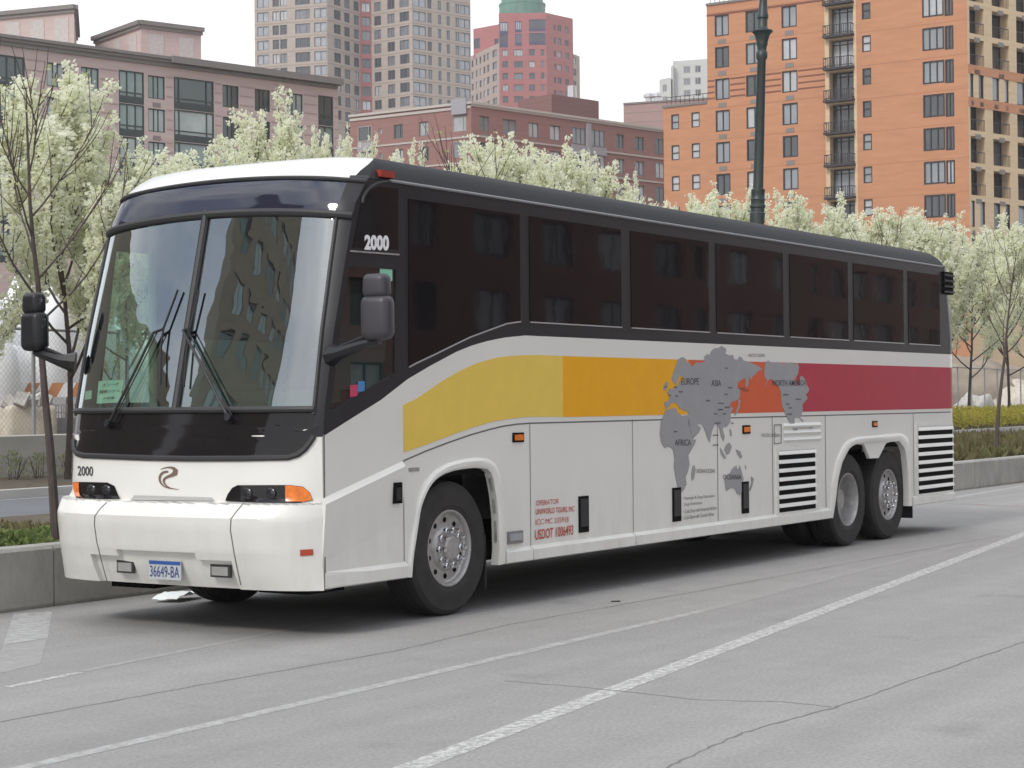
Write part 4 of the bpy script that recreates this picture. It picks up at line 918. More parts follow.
# flared arch trims
def flare(inner, outer, name='wheel_arch_trim'):
    n = 40
    def res(L):
        P = [Vector(S(*p)) for p in L]; d = [0]
        for a, b in zip(P, P[1:]): d.append(d[-1] + (b - a).length)
        o = []
        for i in range(n + 1):
            t = d[-1] * i / n; k = max(j for j in range(len(d)) if d[j] <= t + 1e-9); k = min(k, len(P) - 2); f = (t - d[k]) / (d[k + 1] - d[k]); o.append(P[k].lerp(P[k + 1], f))
        return o
    I, O = res(inner), res(outer)
    for side in (0, 1):
        g = (lambda y: y) if side == 0 else (lambda y: W_ - y); mb = MB()
        rows = []
        for a, b in zip(I, O):
            rows.append([(a.x, g(.05), a.y), (a.x, g(-.022), a.y), (a.x * .75 + b.x * .25, g(-.034), a.y * .75 + b.y * .25), (a.x * .3 + b.x * .7, g(-.034), a.y * .3 + b.y * .7), (b.x, g(-.018), b.y), (b.x, g(.004), b.y)])
        mb.grid(rows); mb.build(name, M['white'], bus, smooth=True)
flare(arch_f, [(405.5, 577.5), (407.5, 556), (409.5, 540), (414, 508), (418, 495), (425, 481), (434, 471), (446, 463.5), (460, 459.5), (476, 457.5), (486.5, 458.5), (494, 464), (498, 474), (501, 494), (503.5, 515.5), (504.5, 549), (503.5, 563)])
flare(arch_r[:8] + [(890, 442)] + arch_r[12:] if False else [(831, 518), (833.8, 503), (836.5, 479.3), (840.6, 462.4), (847.4, 448.9), (852, 445), (858, 443.4), (875, 442.2), (898, 441.2), (903.6, 448.9), (906.2, 469), (907.2, 489.5), (907.2, 506)],
      [(828, 518), (829.5, 503), (831.5, 482), (835.5, 462.4), (843, 445.5), (848, 440), (856, 437), (875, 435.3), (900, 433), (906.5, 437.5), (909.5, 458), (910.5, 489), (910.3, 506)])
# bracket between the rear axles
mb = MB(); mb.plate([[S(862, 441), S(869, 458.5), S(877.8, 458), S(887, 440)]], near(-.01), .03); mb.build('axle_bracket', M['white'], bus)
# rub rail with its bright upper bevel
def rail(x0, x1, z0=.355, z1=.475, taper=0):
    mb = MB(); 
    rows = [[(x, .005, z1 + .004), (x, -.004, z1), (x, -.040, z1 - .026), (x, -.042, z0 + .01), (x, -.02, z0), (x, .03, z0)] for x in (x0, (x0 + x1) / 2, x1)]
    if taper: rows[0] = [(x, y if y > 0 else y * .15, z) for x, y, z in rows[0]]
    mb.grid(rows); mb.quad(*rows[0]); mb.quad(*rows[-1]); mb.build('rub_rail', M['white'], bus)
rail(S(325, 575)[0], S(405, 563)[0], taper=1); rail(S(504, 550)[0], S(529, 545)[0]); rail(S(530.2, 545)[0], S(631.6, 530)[0]); rail(S(632.6, 530)[0], S(828, 508)[0]); rail(S(911.5, 498)[0], XR + .02, .37, .485)
mb = MB(); mb.grid([[(x, W_ + .02, .475), (x, W_ + .04, .45), (x, W_ + .04, .36)] for x in (-1.5, -.6)]); mb.grid([[(x, W_ + .02, .475), (x, W_ + .04, .45), (x, W_ + .04, .36)] for x in (.72, 7.2)]); mb.build('rub_rail', M['white'], bus)
# sloping crease forward of the front wheel
mb = MB(); rows = []
for t in [i / 8 for i in range(9)]:
    xa = 322.5 + (402.5 - 322.5) * t; L = [(xa, 497.8 - 37.2 * t, .003), (xa, 504.5 - 38.5 * t, -.03), (xa, 530 - 46 * t, -.018), (xa, 568 - 40 * t, .003)]
    rows.append([(S(x, y)[0], d, S(x, y)[1]) for x, y, d in L])
mb.grid(rows); mb.quad(*rows[0]); mb.quad(*rows[-1]); mb.build('body_crease', M['white'], bus)
# body seams
mb = MB(); beltline = [S(*p) for p in [(403, 461), (426, 451), (449, 442.3), (470, 435), (489.6, 429.4), (503, 426.2), (516.7, 424.2), (530, 423.2)]] + [(1.6, 1.497), (XR, 1.497)]
mb.grid([[(x, -.002, z + .006) for x, z in beltline], [(x, -.002, z - .006) for x, z in beltline]])
for px, py in ((403.2, 461), (529.6, 423), (632.2, 419), (717, 417), (772, 416), (825, 415), (913, 413)):
    x, z = S(px, py); w = .004 if px < 700 else .006; mb.quad((x - w, -.0025, .48), (x + w, -.0025, .48), (x + w, -.0025, z), (x - w, -.0025, z))
mb.quad(*[(x, -.0025, z) for x, z in ((-1.612, .36), (-1.598, .36), (-1.598, 1.45), (-1.612, 1.45))])
q = [S(x, y) for x, y in [(774, 425), (781, 424.6), (781, 443), (774, 443.6)]]
for a, b in zip(q, q[1:] + q[:1]): mb.tube([(a[0], -.002, a[1]), (b[0], -.002, b[1])], .005, 4)
mb.build('body_seam', M['seam'], bus, fix=False) if 'seam' in M else mb.build('body_seam', pbr('seam_shadow', (.12, .12, .12), .8), bus, fix=False)
# --- stripe
X1_, X2_, X3_ = S(562.5, 380)[0], S(688.5, 380)[0], S(796.5, 380)[0]
ytop = [(403, 405), (415.6, 399), (440.6, 382), (453, 374.5), (465.6, 368), (476, 363.5), (487.5, 360), (498, 357.4), (509, 356), (523, 355.2), (537.5, 355)]; ybot = [(530, 416.8), (510, 418.6), (489.6, 422.3), (470, 428.3), (449, 435.9), (425, 445), (403.5, 452.5)]
mb = MB(); mb.plate([[S(*p) for p in ytop] + [(X1_, 2.066), (X1_, 1.545)] + [S(*p) for p in ybot]], near(-.003), .002); s_ = mb.build('side_stripe', M['yellow'], bus); s_['label'] = 'pale yellow front end of the stripe'
for a, b, m, l in ((X1_, X2_, 'amber_film', 'golden yellow length of the stripe'), (X2_, X3_, 'orange_film', 'red orange length of the stripe'), (X3_, XR, 'crimson', 'crimson rear length of the stripe')):
    mb = MB(); mb.plate([[(a, 1.542), (b, 1.542), (b, 2.066), (a, 2.066)]], near(-.003), .002); o = mb.build('side_stripe', M[m], bus); o['label'] = l
# --- world map
K1 = lambda L: [S(640 + x / 5.12, 330 + y / 5.12) for x, y in L]
K2 = lambda L: [S(640 + x / 5.12, 440 + y / 5.12) for x, y in L]
EUR = [(128, 405), (122, 372), (145, 360), (150, 335), (135, 322), (150, 300), (172, 298), (182, 284), (195, 278), (198, 262), (205, 266), (222, 255), (216, 240), (200, 232), (193, 252), (186, 275), (178, 279), (172, 266), (165, 270), (160, 245), (170, 215), (180, 185), (192, 152), (213, 138), (232, 147), (238, 165), (258, 172), (262, 188), (275, 178), (285, 165), (312, 168), (330, 160), (328, 135), (342, 124), (356, 130), (362, 110), (378, 94), (400, 92), (416, 80), (440, 98), (436, 122), (455, 130), (474, 128), (480, 150), (500, 152), (506, 136), (520, 140), (527, 155), (560, 165), (590, 178), (612, 190), (626, 203), (602, 210), (588, 228), (575, 236), (567, 258), (556, 238), (553, 275), (545, 294), (538, 288), (540, 262), (534, 246), (515, 256), (500, 268), (496, 292), (512, 312), (508, 342), (498, 357), (478, 365), (462, 372), (457, 388), (474, 402), (463, 424), (460, 470), (447, 490), (436, 498), (430, 488), (421, 508), (432, 545), (426, 570), (414, 545), (404, 498), (394, 478), (378, 488), (366, 520), (356, 576), (346, 560), (330, 508), (316, 484), (298, 478), (290, 484), (310, 500), (300, 525), (270, 556), (258, 520), (246, 480), (246, 455), (250, 440), (242, 418), (220, 412), (210, 402), (202, 408), (195, 392), (182, 376), (162, 372), (146, 392), (132, 408)]
AFR = [(128, 412), (160, 402), (184, 400), (190, 425), (215, 440), (242, 436), (248, 462), (252, 500), (262, 548), (272, 562), (286, 560), (278, 585), (262, 612), (246, 640), (252, 690), (240, 735), (232, 752), (236, 790), (225, 815), (212, 832), (198, 838), (190, 800), (180, 745), (172, 700), (176, 655), (168, 612), (150, 596), (124, 604), (106, 570), (100, 530), (106, 475), (118, 440)]
NAM = [(640, 165), (655, 156), (672, 168), (700, 164), (730, 172), (752, 168), (776, 166), (786, 176), (806, 168), (812, 190), (806, 228), (792, 245), (790, 268), (806, 284), (816, 280), (818, 240), (828, 234), (842, 252), (852, 282), (864, 300), (860, 318), (848, 328), (856, 352), (842, 366), (830, 380), (832, 408), (824, 440), (816, 452), (800, 445), (788, 456), (790, 478), (800, 490), (806, 505), (800, 522), (786, 514), (772, 492), (760, 462), (748, 440), (738, 415), (726, 392), (720, 350), (718, 318), (706, 285), (690, 268), (672, 250), (655, 256), (636, 292), (648, 258), (634, 238), (634, 200)]
AUS = [(435, 232), (432, 205), (442, 182), (460, 168), (470, 148), (484, 136), (492, 130), (494, 146), (504, 148), (508, 128), (516, 150), (522, 175), (528, 200), (524, 235), (518, 268), (508, 284), (494, 272), (486, 250), (466, 244), (440, 262)]
bits1 = [[(118, 290), (132, 262), (142, 268), (136, 300), (120, 312)], [(268, 700), (276, 690), (282, 712), (276, 760), (264, 772), (262, 735)], [(500, 352), (512, 360), (508, 395), (494, 428), (480, 440), (492, 408), (502, 385)], [(458, 505), (466, 515), (468, 545), (460, 540)], [(440, 588), (455, 575), (468, 598), (456, 632), (442, 640), (430, 610)], [(408, 600), (422, 622), (440, 655), (430, 660), (412, 632)], [(488, 610), (512, 622), (522, 650), (512, 658), (498, 635)], [(536, 690), (544, 705), (540, 716)], [(816, 452), (838, 462), (828, 470)]]
bits2 = [[(568, 186), (582, 198), (574, 235), (562, 262), (556, 255), (568, 222)]]
mb = MB()
for L in [EUR, AFR, NAM] + bits1: mb.plate([K1(L)], near(-.0055), .0015)
for L in [AUS] + bits2: mb.plate([K2(L)], near(-.0055), .0015)
mp_ = mb.build('world_map', M['mapgrey'], bus); mp_['label'] = 'flat grey world map with dark lettering'
mb = MB()
def stext(mb, txt, x0, x1, y0a, y1a, y0b, y1b, bold=0., off=-.008):      # top/bottom pixels at the left end, then at the right end
    fn = bil(S(x0, y0a), S(x1, y0b), S(x1, y1b), S(x0, y1a)); add_text(mb, txt, lambda u, v: (fn(u, v)[0], off, fn(u, v)[1]), bold)
def m1(t, a, b, c, d, k=0, bo=.008): stext(mb, t, 640 + a / 5.12, 640 + b / 5.12, 330 + (c + k) / 5.12, 330 + (d + k) / 5.12, 330 + c / 5.12, 330 + d / 5.12, bo)
m1('EUROPE', 208, 298, 246, 281); m1('ASIA', 362, 412, 256, 288); m1('NORTH AMERICA', 676, 846, 256, 286); m1('AFRICA', 175, 258, 560, 592)
m1('ARCTIC OCEAN', 552, 635, 122, 138, bo=0); m1('PACIFIC OCEAN', 620, 712, 530, 547, bo=0); m1('ATLANTIC OCEAN', 806, 882, 489, 505, bo=0); m1('OCEANIA', 422, 516, 740, 765); m1('INDIAN OCEAN', 287, 380, 711, 732, bo=0)
for t, x0, x1, yl, yr in (('• Passenger & Cargo Destinations', 218, 380, 291, 277), ('  Cargo Destinations', 222, 314, 322, 313), ('• Code Share with American Airlines', 218, 388, 357, 336), ('• Code Share with Turkish Airlines', 215, 376, 389, 368)):
    stext(mb, t, 640 + x0 / 5.12, 640 + x1 / 5.12, 440 + yl / 5.12, 440 + (yl + 20) / 5.12, 440 + yr / 5.12, 440 + (yr + 19) / 5.12)
rng = random.Random(4)
for (x, y) in [(130, 292), (180, 294), (205, 317), (150, 335), (185, 338), (345, 363), (412, 376), (410, 408), (445, 396), (438, 330), (460, 296), (440, 196), (385, 430), (430, 430), (180, 521), (395, 478), (385, 540), (385, 590), (745, 332), (755, 380), (768, 400), (808, 355), (762, 432), (540, 310), (520, 300), (470, 478)]:
    w = rng.uniform(14, 32); a = K1([(x - w / 2, y - 4), (x + w / 2, y - 4), (x + w / 2, y + 3), (x - w / 2, y + 3)]); k = int(w / 5)
    for i in range(k):
        u0, u1 = i / k, (i + .62) / k; mb.quad(*[(a[0][0] + (a[1][0] - a[0][0]) * u, -.008, z) for u, z in ((u0, a[0][1]), (u1, a[0][1]), (u1, a[3][1]), (u0, a[3][1]))])
mb.build('map_lettering', M['ink'], mp_, fix=False)
for args in (('OPERATOR', 535.2, 558.2, 500.5, 505.8, 498.6, 503.6, .0), ('UNIWORLD TOURS, INC', 535, 573.8, 508.8, 515.6, 506, 512.2, .012), ('ICC MC 235918', 535, 568, 519.4, 525, 516.6, 521.8, .0), ('USDOT 1006493', 534.4, 572.6, 529.8, 540, 524.8, 534.8, .012)):
    mb = MB(); stext(mb, *args); mb.build('operator_lettering', M['inkred'], bus, fix=False)
mb = MB(); stext(mb, '2000', 363.6, 388.2, 234.6, 250, 235.4, 251, .05, off=-.008); mb.build('fleet_number', M['whiteink'], bus, fix=False)
# --- handles, latches, lamps, vents
def sbox(x0, x1, y0, y1, d, name, mat, parent=bus, inner=None):
    a, b = S(x0, y0), S(x1, y1); z0, z1 = S((x0 + x1) / 2, y1)[1], S((x0 + x1) / 2, y0)[1]; mb = MB(); mb.bx((a[0], -d, z0), (b[0], .004, z1)); o = mb.build(name, mat, parent)
    if inner: mb = MB(); e = .018; mb.bx((a[0] + e, -d - .006, z0 + (z1 - z0) * inner[0]), (b[0] - e, -d + .002, z0 + (z1 - z0) * inner[1])); mb.build(inner[2], inner[3], o)
    return o
for x0, x1, y0, y1 in ((578.2, 588.2, 496, 532.3), (672, 680.6, 487.6, 521.4), (741.2, 748.4, 481.6, 513.4)): sbox(x0, x1, y0, y1, .010, 'luggage_door_latch', M['void'], inner=(.16, .93, 'latch_paddle', M['black']))
sbox(391, 399, 482.4, 503.4, .034, 'door_handle', M['void'], inner=(.15, .75, 'grip', M['black']))
sbox(507, 521.8, 531, 543.6, .015, 'service_flap', pbr('grey_flap', (.22, .215, .21), .5), inner=(.25, .8, 'flap_grille', M['bay_grey']))
for x0, x1, y0, y1 in ((512.2, 523, 432.6, 442.2), (742.2, 749.6, 425.2, 433.8), (872, 876.8, 421, 427)): sbox(x0, x1, y0, y1, .012, 'side_marker', M['void'], inner=(.2, .8, 'lens', M['amber']))
sbox(408.5, 419, 467.6, 471.4, .005, 'nameplate', M['steel'])
def vent(x0, x1, zb, zt, n, mar=.12):
    mb = MB(); mb.bx((x0 - .06, -.018, zb - .05), (x1 + mar, .004, zt + .04)); v = mb.build('louvred_vent', M['white'], bus)
    mb = MB(); mb.bx((x0, -.0205, zb), (x1, .0, zt)); mb.build('vent_backing', M['void'], v)
    p = (zt - zb) / n
    for i in range(n):
        z = zb + p * i; mb = MB(); mb.add([(x, y, zz) for x in (x0 - .01, x1 + .01) for y, zz in ((-.021, z + p * .97), (-.036, z + p * .62), (-.037, z + p * .54), (-.021, z + p * .54))], [(0, 1, 5, 4), (1, 2, 6, 5), (2, 3, 7, 6), (3, 0, 4, 7), (0, 1, 2, 3), (4, 5, 6, 7)]); mb.build('slat', M['white'], v)
zv0, zv1 = S(795, 510.5)[1], S(795, 450)[1]; vent(S(777.5, 480)[0], S(813.8, 480)[0], zv0, zv1, 7)
for i in range(3):
    z = zv1 + .08 + .075 * i; mb = MB(); x0, x1 = S(783, 440)[0], S(820, 440)[0]; mb.add([(x, y, zz) for x in (x0, x1) for y, zz in ((0, z + .06), (-.022, z + .03), (0, z))], [(0, 1, 4, 3), (1, 2, 5, 4), (0, 1, 2), (3, 4, 5)]); mb.build('blank_louvre', M['white'], bus)
vent(S(917.2, 470)[0], S(951.5, 470)[0], S(930, 492.5)[1], S(930, 426.5)[1], 8, .03)

# --- black window band
band_out = [(lev(z)[1], z) for z in zlist(1.44, 3.335, .15)] + [(XR - .19, 3.335), (XR - .10, 3.0), (XR - .02, 2.6), (XR, ZB)] + [(x, min(z, ZB)) for x, z in reversed(cm)][:-1]
dw = [S(349, 266.5), S(396, 269.5), S(395, 373), S(330.5, 412)]
mb = MB(); mb.plate([band_out, dw[::-1]], near(.001), .03); mb.build('window_band', M['black'], bus)
mb = MB(); mb.quad(*[(x, .012, z) for x, z in dw]); dg_ = mb.build('driver_window', M['sideglass'], bus)
for poly, m in (([(350.5, 385), (358.2, 384.6), (358.2, 396.4), (350.5, 397)], pbr('pink_sticker', (.55, .04, .12), .5)), ([(358.4, 381.4), (365.4, 381), (365.4, 391.2), (358.4, 391.8)], pbr('blue_sticker', (.05, .22, .5), .5)), ([(380.4, 268.3), (393, 268.8), (393, 281), (380.4, 281)], pbr('green_slip', (.25, .55, .40), .6))):
    mb = MB(); mb.quad(*[(S(*p)[0], .006, S(*p)[1]) for p in poly]); mb.build('window_sticker', m, dg_)
mb = MB(); fr = [(-1.30, 3.285), (-.72, 3.30)]
q = [S(350, 251), S(398.7, 254.7)]; mb.tube([(q[0][0], -.003, q[0][1]), (q[1][0], -.003, q[1][1])], .008, 4); mb.build('cab_trim', M['steel'], bus)
mb = MB(); mb.plate([[S(371, 190), S(379, 186.5), S(398, 188.5), S(398, 249.8), S(352, 247.5), S(361, 205)]], near(-.003), .002); mb.build('cab_glass', M['blackglass'], bus)
px_ = [(-.554, 1.005), (1.155, 2.70), (2.88, 4.44), (4.60, 6.16), (6.33, 7.90), (8.06, 9.60), (9.76, 10.84)]
for i, (a, b) in enumerate(px_):
    low = [(b, 2.345), (a, 2.345)] if i else [(b, 2.345)] + [S(*p) for p in [(506, 323.2), (487.5, 330), (470, 336.5), (456, 343.2), (434, 354), (415, 363), (408.6, 366.5)]]
    mb = MB(); mb.plate([[(a, 3.228), (b, 3.228)] + low], near(-.004), .004); pn = mb.build('side_window', M['sidepane'], bus)
    edge = low if i else low; mb = MB(); mb.tube([(x, -.006, z - .004) for x, z in edge], .007, 4); mb.build('window_seal', M['alu'], pn)
fx0, fx1, fz0, fz1 = -1.26, -.66, 1.70, 2.93
mb = MB(); mb.plate([[(lev(z)[1] + foff(z), z) for z in zlist(1.44, 3.335, .15)] + [(XR, 3.335), (XR, ZB), (-.3, ZB), (-.3, 1.44)], [(fx0, fz0), (fx1, fz0), (fx1, fz1), (fx0 + .20, fz1)]], farside(.001), .03); mb.build('window_band', M['black'], bus)
mb = MB(); mb.quad(*[(x, W_ - .012, z) for x, z in ((fx0, fz0), (fx1, fz0), (fx1, fz1), (fx0 + .20, fz1))]); mb.build('entry_door_window', M['doorglass'], bus) if 'doorglass' in M else mb.build('entry_door_window', glass('door_glass', (.80, .92, .86), .05), bus)
for (a, b) in px_[1:]:
    mb = MB(); mb.plate([[(a, 3.228), (b, 3.228), (b, 2.345), (a, 2.345)]], farside(-.004), .004); mb.build('side_window', M['blackglass'], bus)
# --- rear end
def rear_loop(z):
    b = .0 if z < 3 else 0; P = []
    for i in range(9): a = math.pi / 2 * i / 8; P.append((XR - max(0, min(.19, (z - 2.5) * .2262)) + .30 * math.sin(a), .24 * (1 - math.cos(a)), z))
    return P + [(x, W_ - y, z) for x, y, z in reversed(P)]
for z0, z1, m, nm in ((.38, 1.542, 'white', 'rear_panel'), (1.542, 2.066, 'crimson', 'rear_stripe'), (2.066, ZB, 'white', 'rear_panel'), (ZB, 3.36, 'black', 'rear_window_panel')):
    mb = MB(); mb.grid([rear_loop(z0 + (z1 - z0) * i / 6) for i in range(7)]); mb.build(nm, M[m], bus, smooth=True)
mb = MB(); mb.bx((10.95, -.02, 3.00), (11.30, .30, 3.285)); ri = mb.build('air_intake', M['void'], bus)
for k in range(4): mb = MB(); mb.box((11.13, -.02, 3.035 + .07 * k), (.36, .035, .022), Matrix.Rotation(R(25), 3, 'X')); mb.build('slat', M['black'], ri)
# --- underside and wheel housings
mb = MB(); mb.bx((-1.45, .44, .34), (11.0, 2.15, .50)); mb.bx((-1.5, .04, 1.10), (11.0, 2.55, 1.16)); mb.bx((-.72, .40, .36), (.72, .43, 1.1)); mb.bx((7.2, .72, .36), (10.0, .75, 1.1))
mb.bx((.72, .04, .40), (7.2, .08, 1.1)); mb.bx((-1.45, .3, .285), (-1.0, .75, .34)); mb.bx((-1.5, 1.75, .27), (-1.1, 2.2, .33)); mb.build('underbody', M['void'], bus)
mb = MB(); mb.bx((.60, .10, .16), (.615, .42, .60)); mb.build('mud_flap', M['rubber'], bus)
mb = MB(); mb.bx((10.08, .10, .20), (10.095, .7, .6)); mb.build('mud_flap', M['rubber'], bus)
# --- cab interior
mb = MB(); mb.bx((-1.5, .06, 1.16), (.9, 2.53, 1.22)); mb.add([(-1.66, .15, 1.60), (-1.62, 2.42, 1.60), (-1.18, 2.42, 1.66), (-1.18, .15, 1.70), (-1.5, .15, 1.2), (-1.5, 2.42, 1.2), (-1.12, 2.42, 1.2), (-1.12, .15, 1.2)], [(0, 1, 2, 3), (4, 5, 6, 7), (0, 1, 5, 4), (3, 2, 6, 7), (0, 3, 7, 4), (1, 2, 6, 5)]); mb.build('dashboard', M['interior'], bus)
mb = MB(); mb.bx((-1.16, .2, 1.64), (-.90, 1.35, 1.78)); mb.build('instrument_hood', M['interior'], bus)
c = Vector((-.95, .72, 1.90)); rot = Matrix.Rotation(R(-28), 3, 'Y'); mb = MB()
mb.tube([c + rot @ Vector((.235 * math.cos(a), .235 * math.sin(a), 0)) for a in [2 * math.pi * i / 32 for i in range(33)]], .018, 6, cap=False)
for a in (0, 2.1, 4.2): mb.tube([c - rot @ Vector((0, 0, .05)), c + rot @ Vector((.23 * math.cos(a), .23 * math.sin(a), 0))], .014, 5)
mb.tube([c, c - rot @ Vector((0, 0, .5))], .04, 8); mb.build('steering_wheel', M['void'], bus)
def seat(x, y, name, m):
    mb = MB(); mb.box((x, y, 1.66), (.5, .48, .14)); mb.box((x + .27, y, 2.1), (.14, .48, .9), Matrix.Rotation(R(8), 3, 'Y')); mb.box((x, y, 1.4), (.3, .3, .45)); mb.build(name, m, bus)
seat(-.42, .72, 'driver_seat', M['seat'])
for r_ in range(2):
    for y in (.42, .92, 1.72, 2.2): seat(.75 + .85 * r_, y, 'passenger_seat', M['seat'])
mb = MB(); mb.bx((.12, .08, 1.2), (.16, 1.15, 2.02)); mb.build('modesty_panel', M['cream'], bus)
mb = MB(); mb.bx((2.4, .05, 1.2), (2.43, 2.54, 3.4)); mb.bx((-1.0, .06, 3.30), (2.4, 2.53, 3.33)); mb.build('headlining', M['interior'], bus)
mb = MB(); mb.tube([(fx1 - .02, W_ - .06, 1.3), (fx1 - .02, W_ - .06, 3.2)], .035, 8); mb.build('door_post', M['cream'], bus)
# --- mirrors
def rbox(mb, c, d, bev, rot=None):
    bm = bmesh.new(); bmesh.ops.create_cube(bm, size=1); bmesh.ops.scale(bm, vec=d, verts=bm.verts); bmesh.ops.bevel(bm, geom=bm.edges[:], offset=bev, segments=5, profile=.5, affect='EDGES')
    if rot: bmesh.ops.rotate(bm, matrix=rot, verts=bm.verts)
    bm.verts.index_update(); mb.add([v.co + Vector(c) for v in bm.verts], [tuple(v.index for v in f.verts) for f in bm.faces]); bm.free()
def mirror(ya, yh, sg, grey):
    mb = MB(); rot = Matrix.Rotation(R(6 * sg), 3, 'Z'); rbox(mb, (-1.60, yh, 2.275), (.15, .235, .315), .058, rot); rbox(mb, (-1.60, yh + .005, 2.497), (.13, .20, .17), .045, rot)
    k0 = len(mb.v); mb.v = [((v[0]), yh + (v[1] - yh) * (1 - .35 * max(0, v[2] - 2.35)), v[2]) for v in mb.v]
    mb.tube([(-1.59, yh, 2.09), (-1.59, yh, 2.45)], .02, 8); m = mb.build('mirror', grey, bus, smooth=True)
    mb = MB(); mb.tube([(-1.50, ya, 2.02), (-1.57, ya + (yh - ya) * .25, 2.035), (-1.60, ya + (yh - ya) * .7, 2.085), (-1.59, yh, 2.11)], [.085, .05, .036, .032], 8); mb.tube([(-1.56, ya + (yh - ya) * .2, 2.07), (-1.59, ya + (yh - ya) * .9, 2.16)], .018, 6); mb.build('mirror_arm', M['black'], m, smooth=True)
    mb = MB(); mb.quad(*[(-1.534, yh + a, 2.275 + b) for a, b in ((-.09, -.12), (.09, -.12), (.09, .12), (-.09, .12))]); mb.build('mirror_glass', M['chrome'], m)
mirror(-.01, -.485, 1, M['mirror_grey']); mirror(2.58, 2.93, -1, M['black'])

# --- wheels
def wheel(x, yface, sg, kind, yc_in=.165):
    """sg -1: outer face towards the near side; yface = plane of the tyre's outer wall"""
    yc = yface - sg * .165; c = Vector((x, yc, .53)); n = 48
    if kind == 'drive': prof = [(.305, .12), (.302, .148), (.290, .150), (.280, .135), (.268, .03), (.262, -.03), (.245, -.055), (.165, -.06), (.158, -.03), (.135, -.02), (.128, .03), (.11, .055), (.06, .072), (0, .075)]
    else: prof = [(.305, .12), (.302, .148), (.290, .150), (.280, .138), (.272, .112), (.258, .100), (.205, .098), (.182, .106), (.170, .128), (.160, .136), (.112, .140), (.100, .146), (.094, .166), (.080, .176), (.03, .178), (.0, .172)]
    mb = MB(); mb.lathe(prof, c, n, 'y', sg); wz = mb.build('wheel', M['steel'], bus, smooth=True)
    mb = MB(); mb.lathe([(.300, -.14), (.302, -.15), (.40, -.165), (.485, -.155), (.522, -.128), (.531, -.09), (.531, -.062), (.522, -.058), (.522, -.048), (.531, -.044), (.532, -.008), (.523, -.005), (.523, .005), (.532, .008), (.531, .044), (.522, .048), (.522, .058), (.531, .062), (.531, .09), (.522, .128), (.500, .149), (.485, .155), (.478, .153), (.40, .165), (.34, .160), (.335, .156), (.306, .150), (.300, .14)], c, 64, 'y', sg); mb.build('tyre', M['tyre'], wz, smooth=True)
    hh = .0965 if kind != 'drive' else -.056
    for k in range(10):
        a = 2 * math.pi * (k + .5) / 10; o = c + Vector((.222 * math.cos(a), sg * (hh + .004), .222 * math.sin(a))); mb = MB(); mb.lathe([(.022, -.012), (.022, .0012), (0, .0012)], o, 10, 'y', sg); mb.build('hand_hole', M['void'], wz)
    for k in range(10):
        a = 2 * math.pi * k / 10; o = c + Vector((.143 * math.cos(a), 0, .143 * math.sin(a))); b0 = .135 if kind != 'drive' else -.03; L = .075 if kind != 'drive' else .02
        mb = MB(); mb.lathe([(.027, b0), (.027, b0 + L * .3), (.021, b0 + L * .4), (.023, b0 + L * .7), (.018, b0 + L * .94), (0, b0 + L)], o, 10, 'y', sg); mb.build('lug_nut', M['chrome'] if kind != 'drive' else M['steel'], wz, smooth=True)
    if kind == 'drive':
        mb = MB(); mb.lathe([(.300, -.14), (.40, -.165), (.49, -.155), (.531, -.09), (.531, .09), (.49, .155), (.40, .165), (.300, .14)], c + Vector((0, -sg * .35, 0)), 40, 'y', sg); mb.build('inner_tyre', M['tyre'], wz, smooth=True)
for x, k in ((.05, 'front'), (8.0, 'drive'), (9.22, 'front')):
    wheel(x, .05, -1, k); wheel(x, W_ - .05, 1, k)
for x in (0, 8.0, 9.22): mb = MB(); mb.tube([(x, .3, .50), (x, 2.29, .50)], .09, 10); mb.build('axle', M['void'], bus)

# ------------------------------------------------------------------ trees
def branch(rng, p, d, L, r0, r1, nseg, up=.12, wob=.10):
    pts = [Vector(p)]; d = Vector(d).normalized(); rad = [r0]
    for i in range(nseg):
        d = (d + Vector((rng.uniform(-wob, wob), rng.uniform(-wob, wob), rng.uniform(-wob, wob) + up))).normalized()
        pts.append(pts[-1] + d * (L / nseg)); rad.append(r0 + (r1 - r0) * (i + 1) / nseg)
    return pts, rad
def along(pts, t):
    f = t * (len(pts) - 1); i = min(int(f), len(pts) - 2); return pts[i].lerp(pts[i + 1], f - i), (pts[i + 1] - pts[i]).normalized()
def petals(mb, rng, c, size, n, spread):
    for _ in range(n):
        o = c + Vector((rng.gauss(0, spread), rng.gauss(0, spread), rng.gauss(0, spread)))
        a = Vector((rng.uniform(-1, 1), rng.uniform(-1, 1), rng.uniform(-1, 1))); a = a.normalized() if a.length > .05 else Vector((0, 0, 1)); b = a.orthogonal().normalized(); cc = a.cross(b); s = size * rng.uniform(.7, 1.3)
        mb.add([o + b * s, o + cc * s * .8, o - b * s, o - cc * s * .8], [(0, 1, 2, 3)])
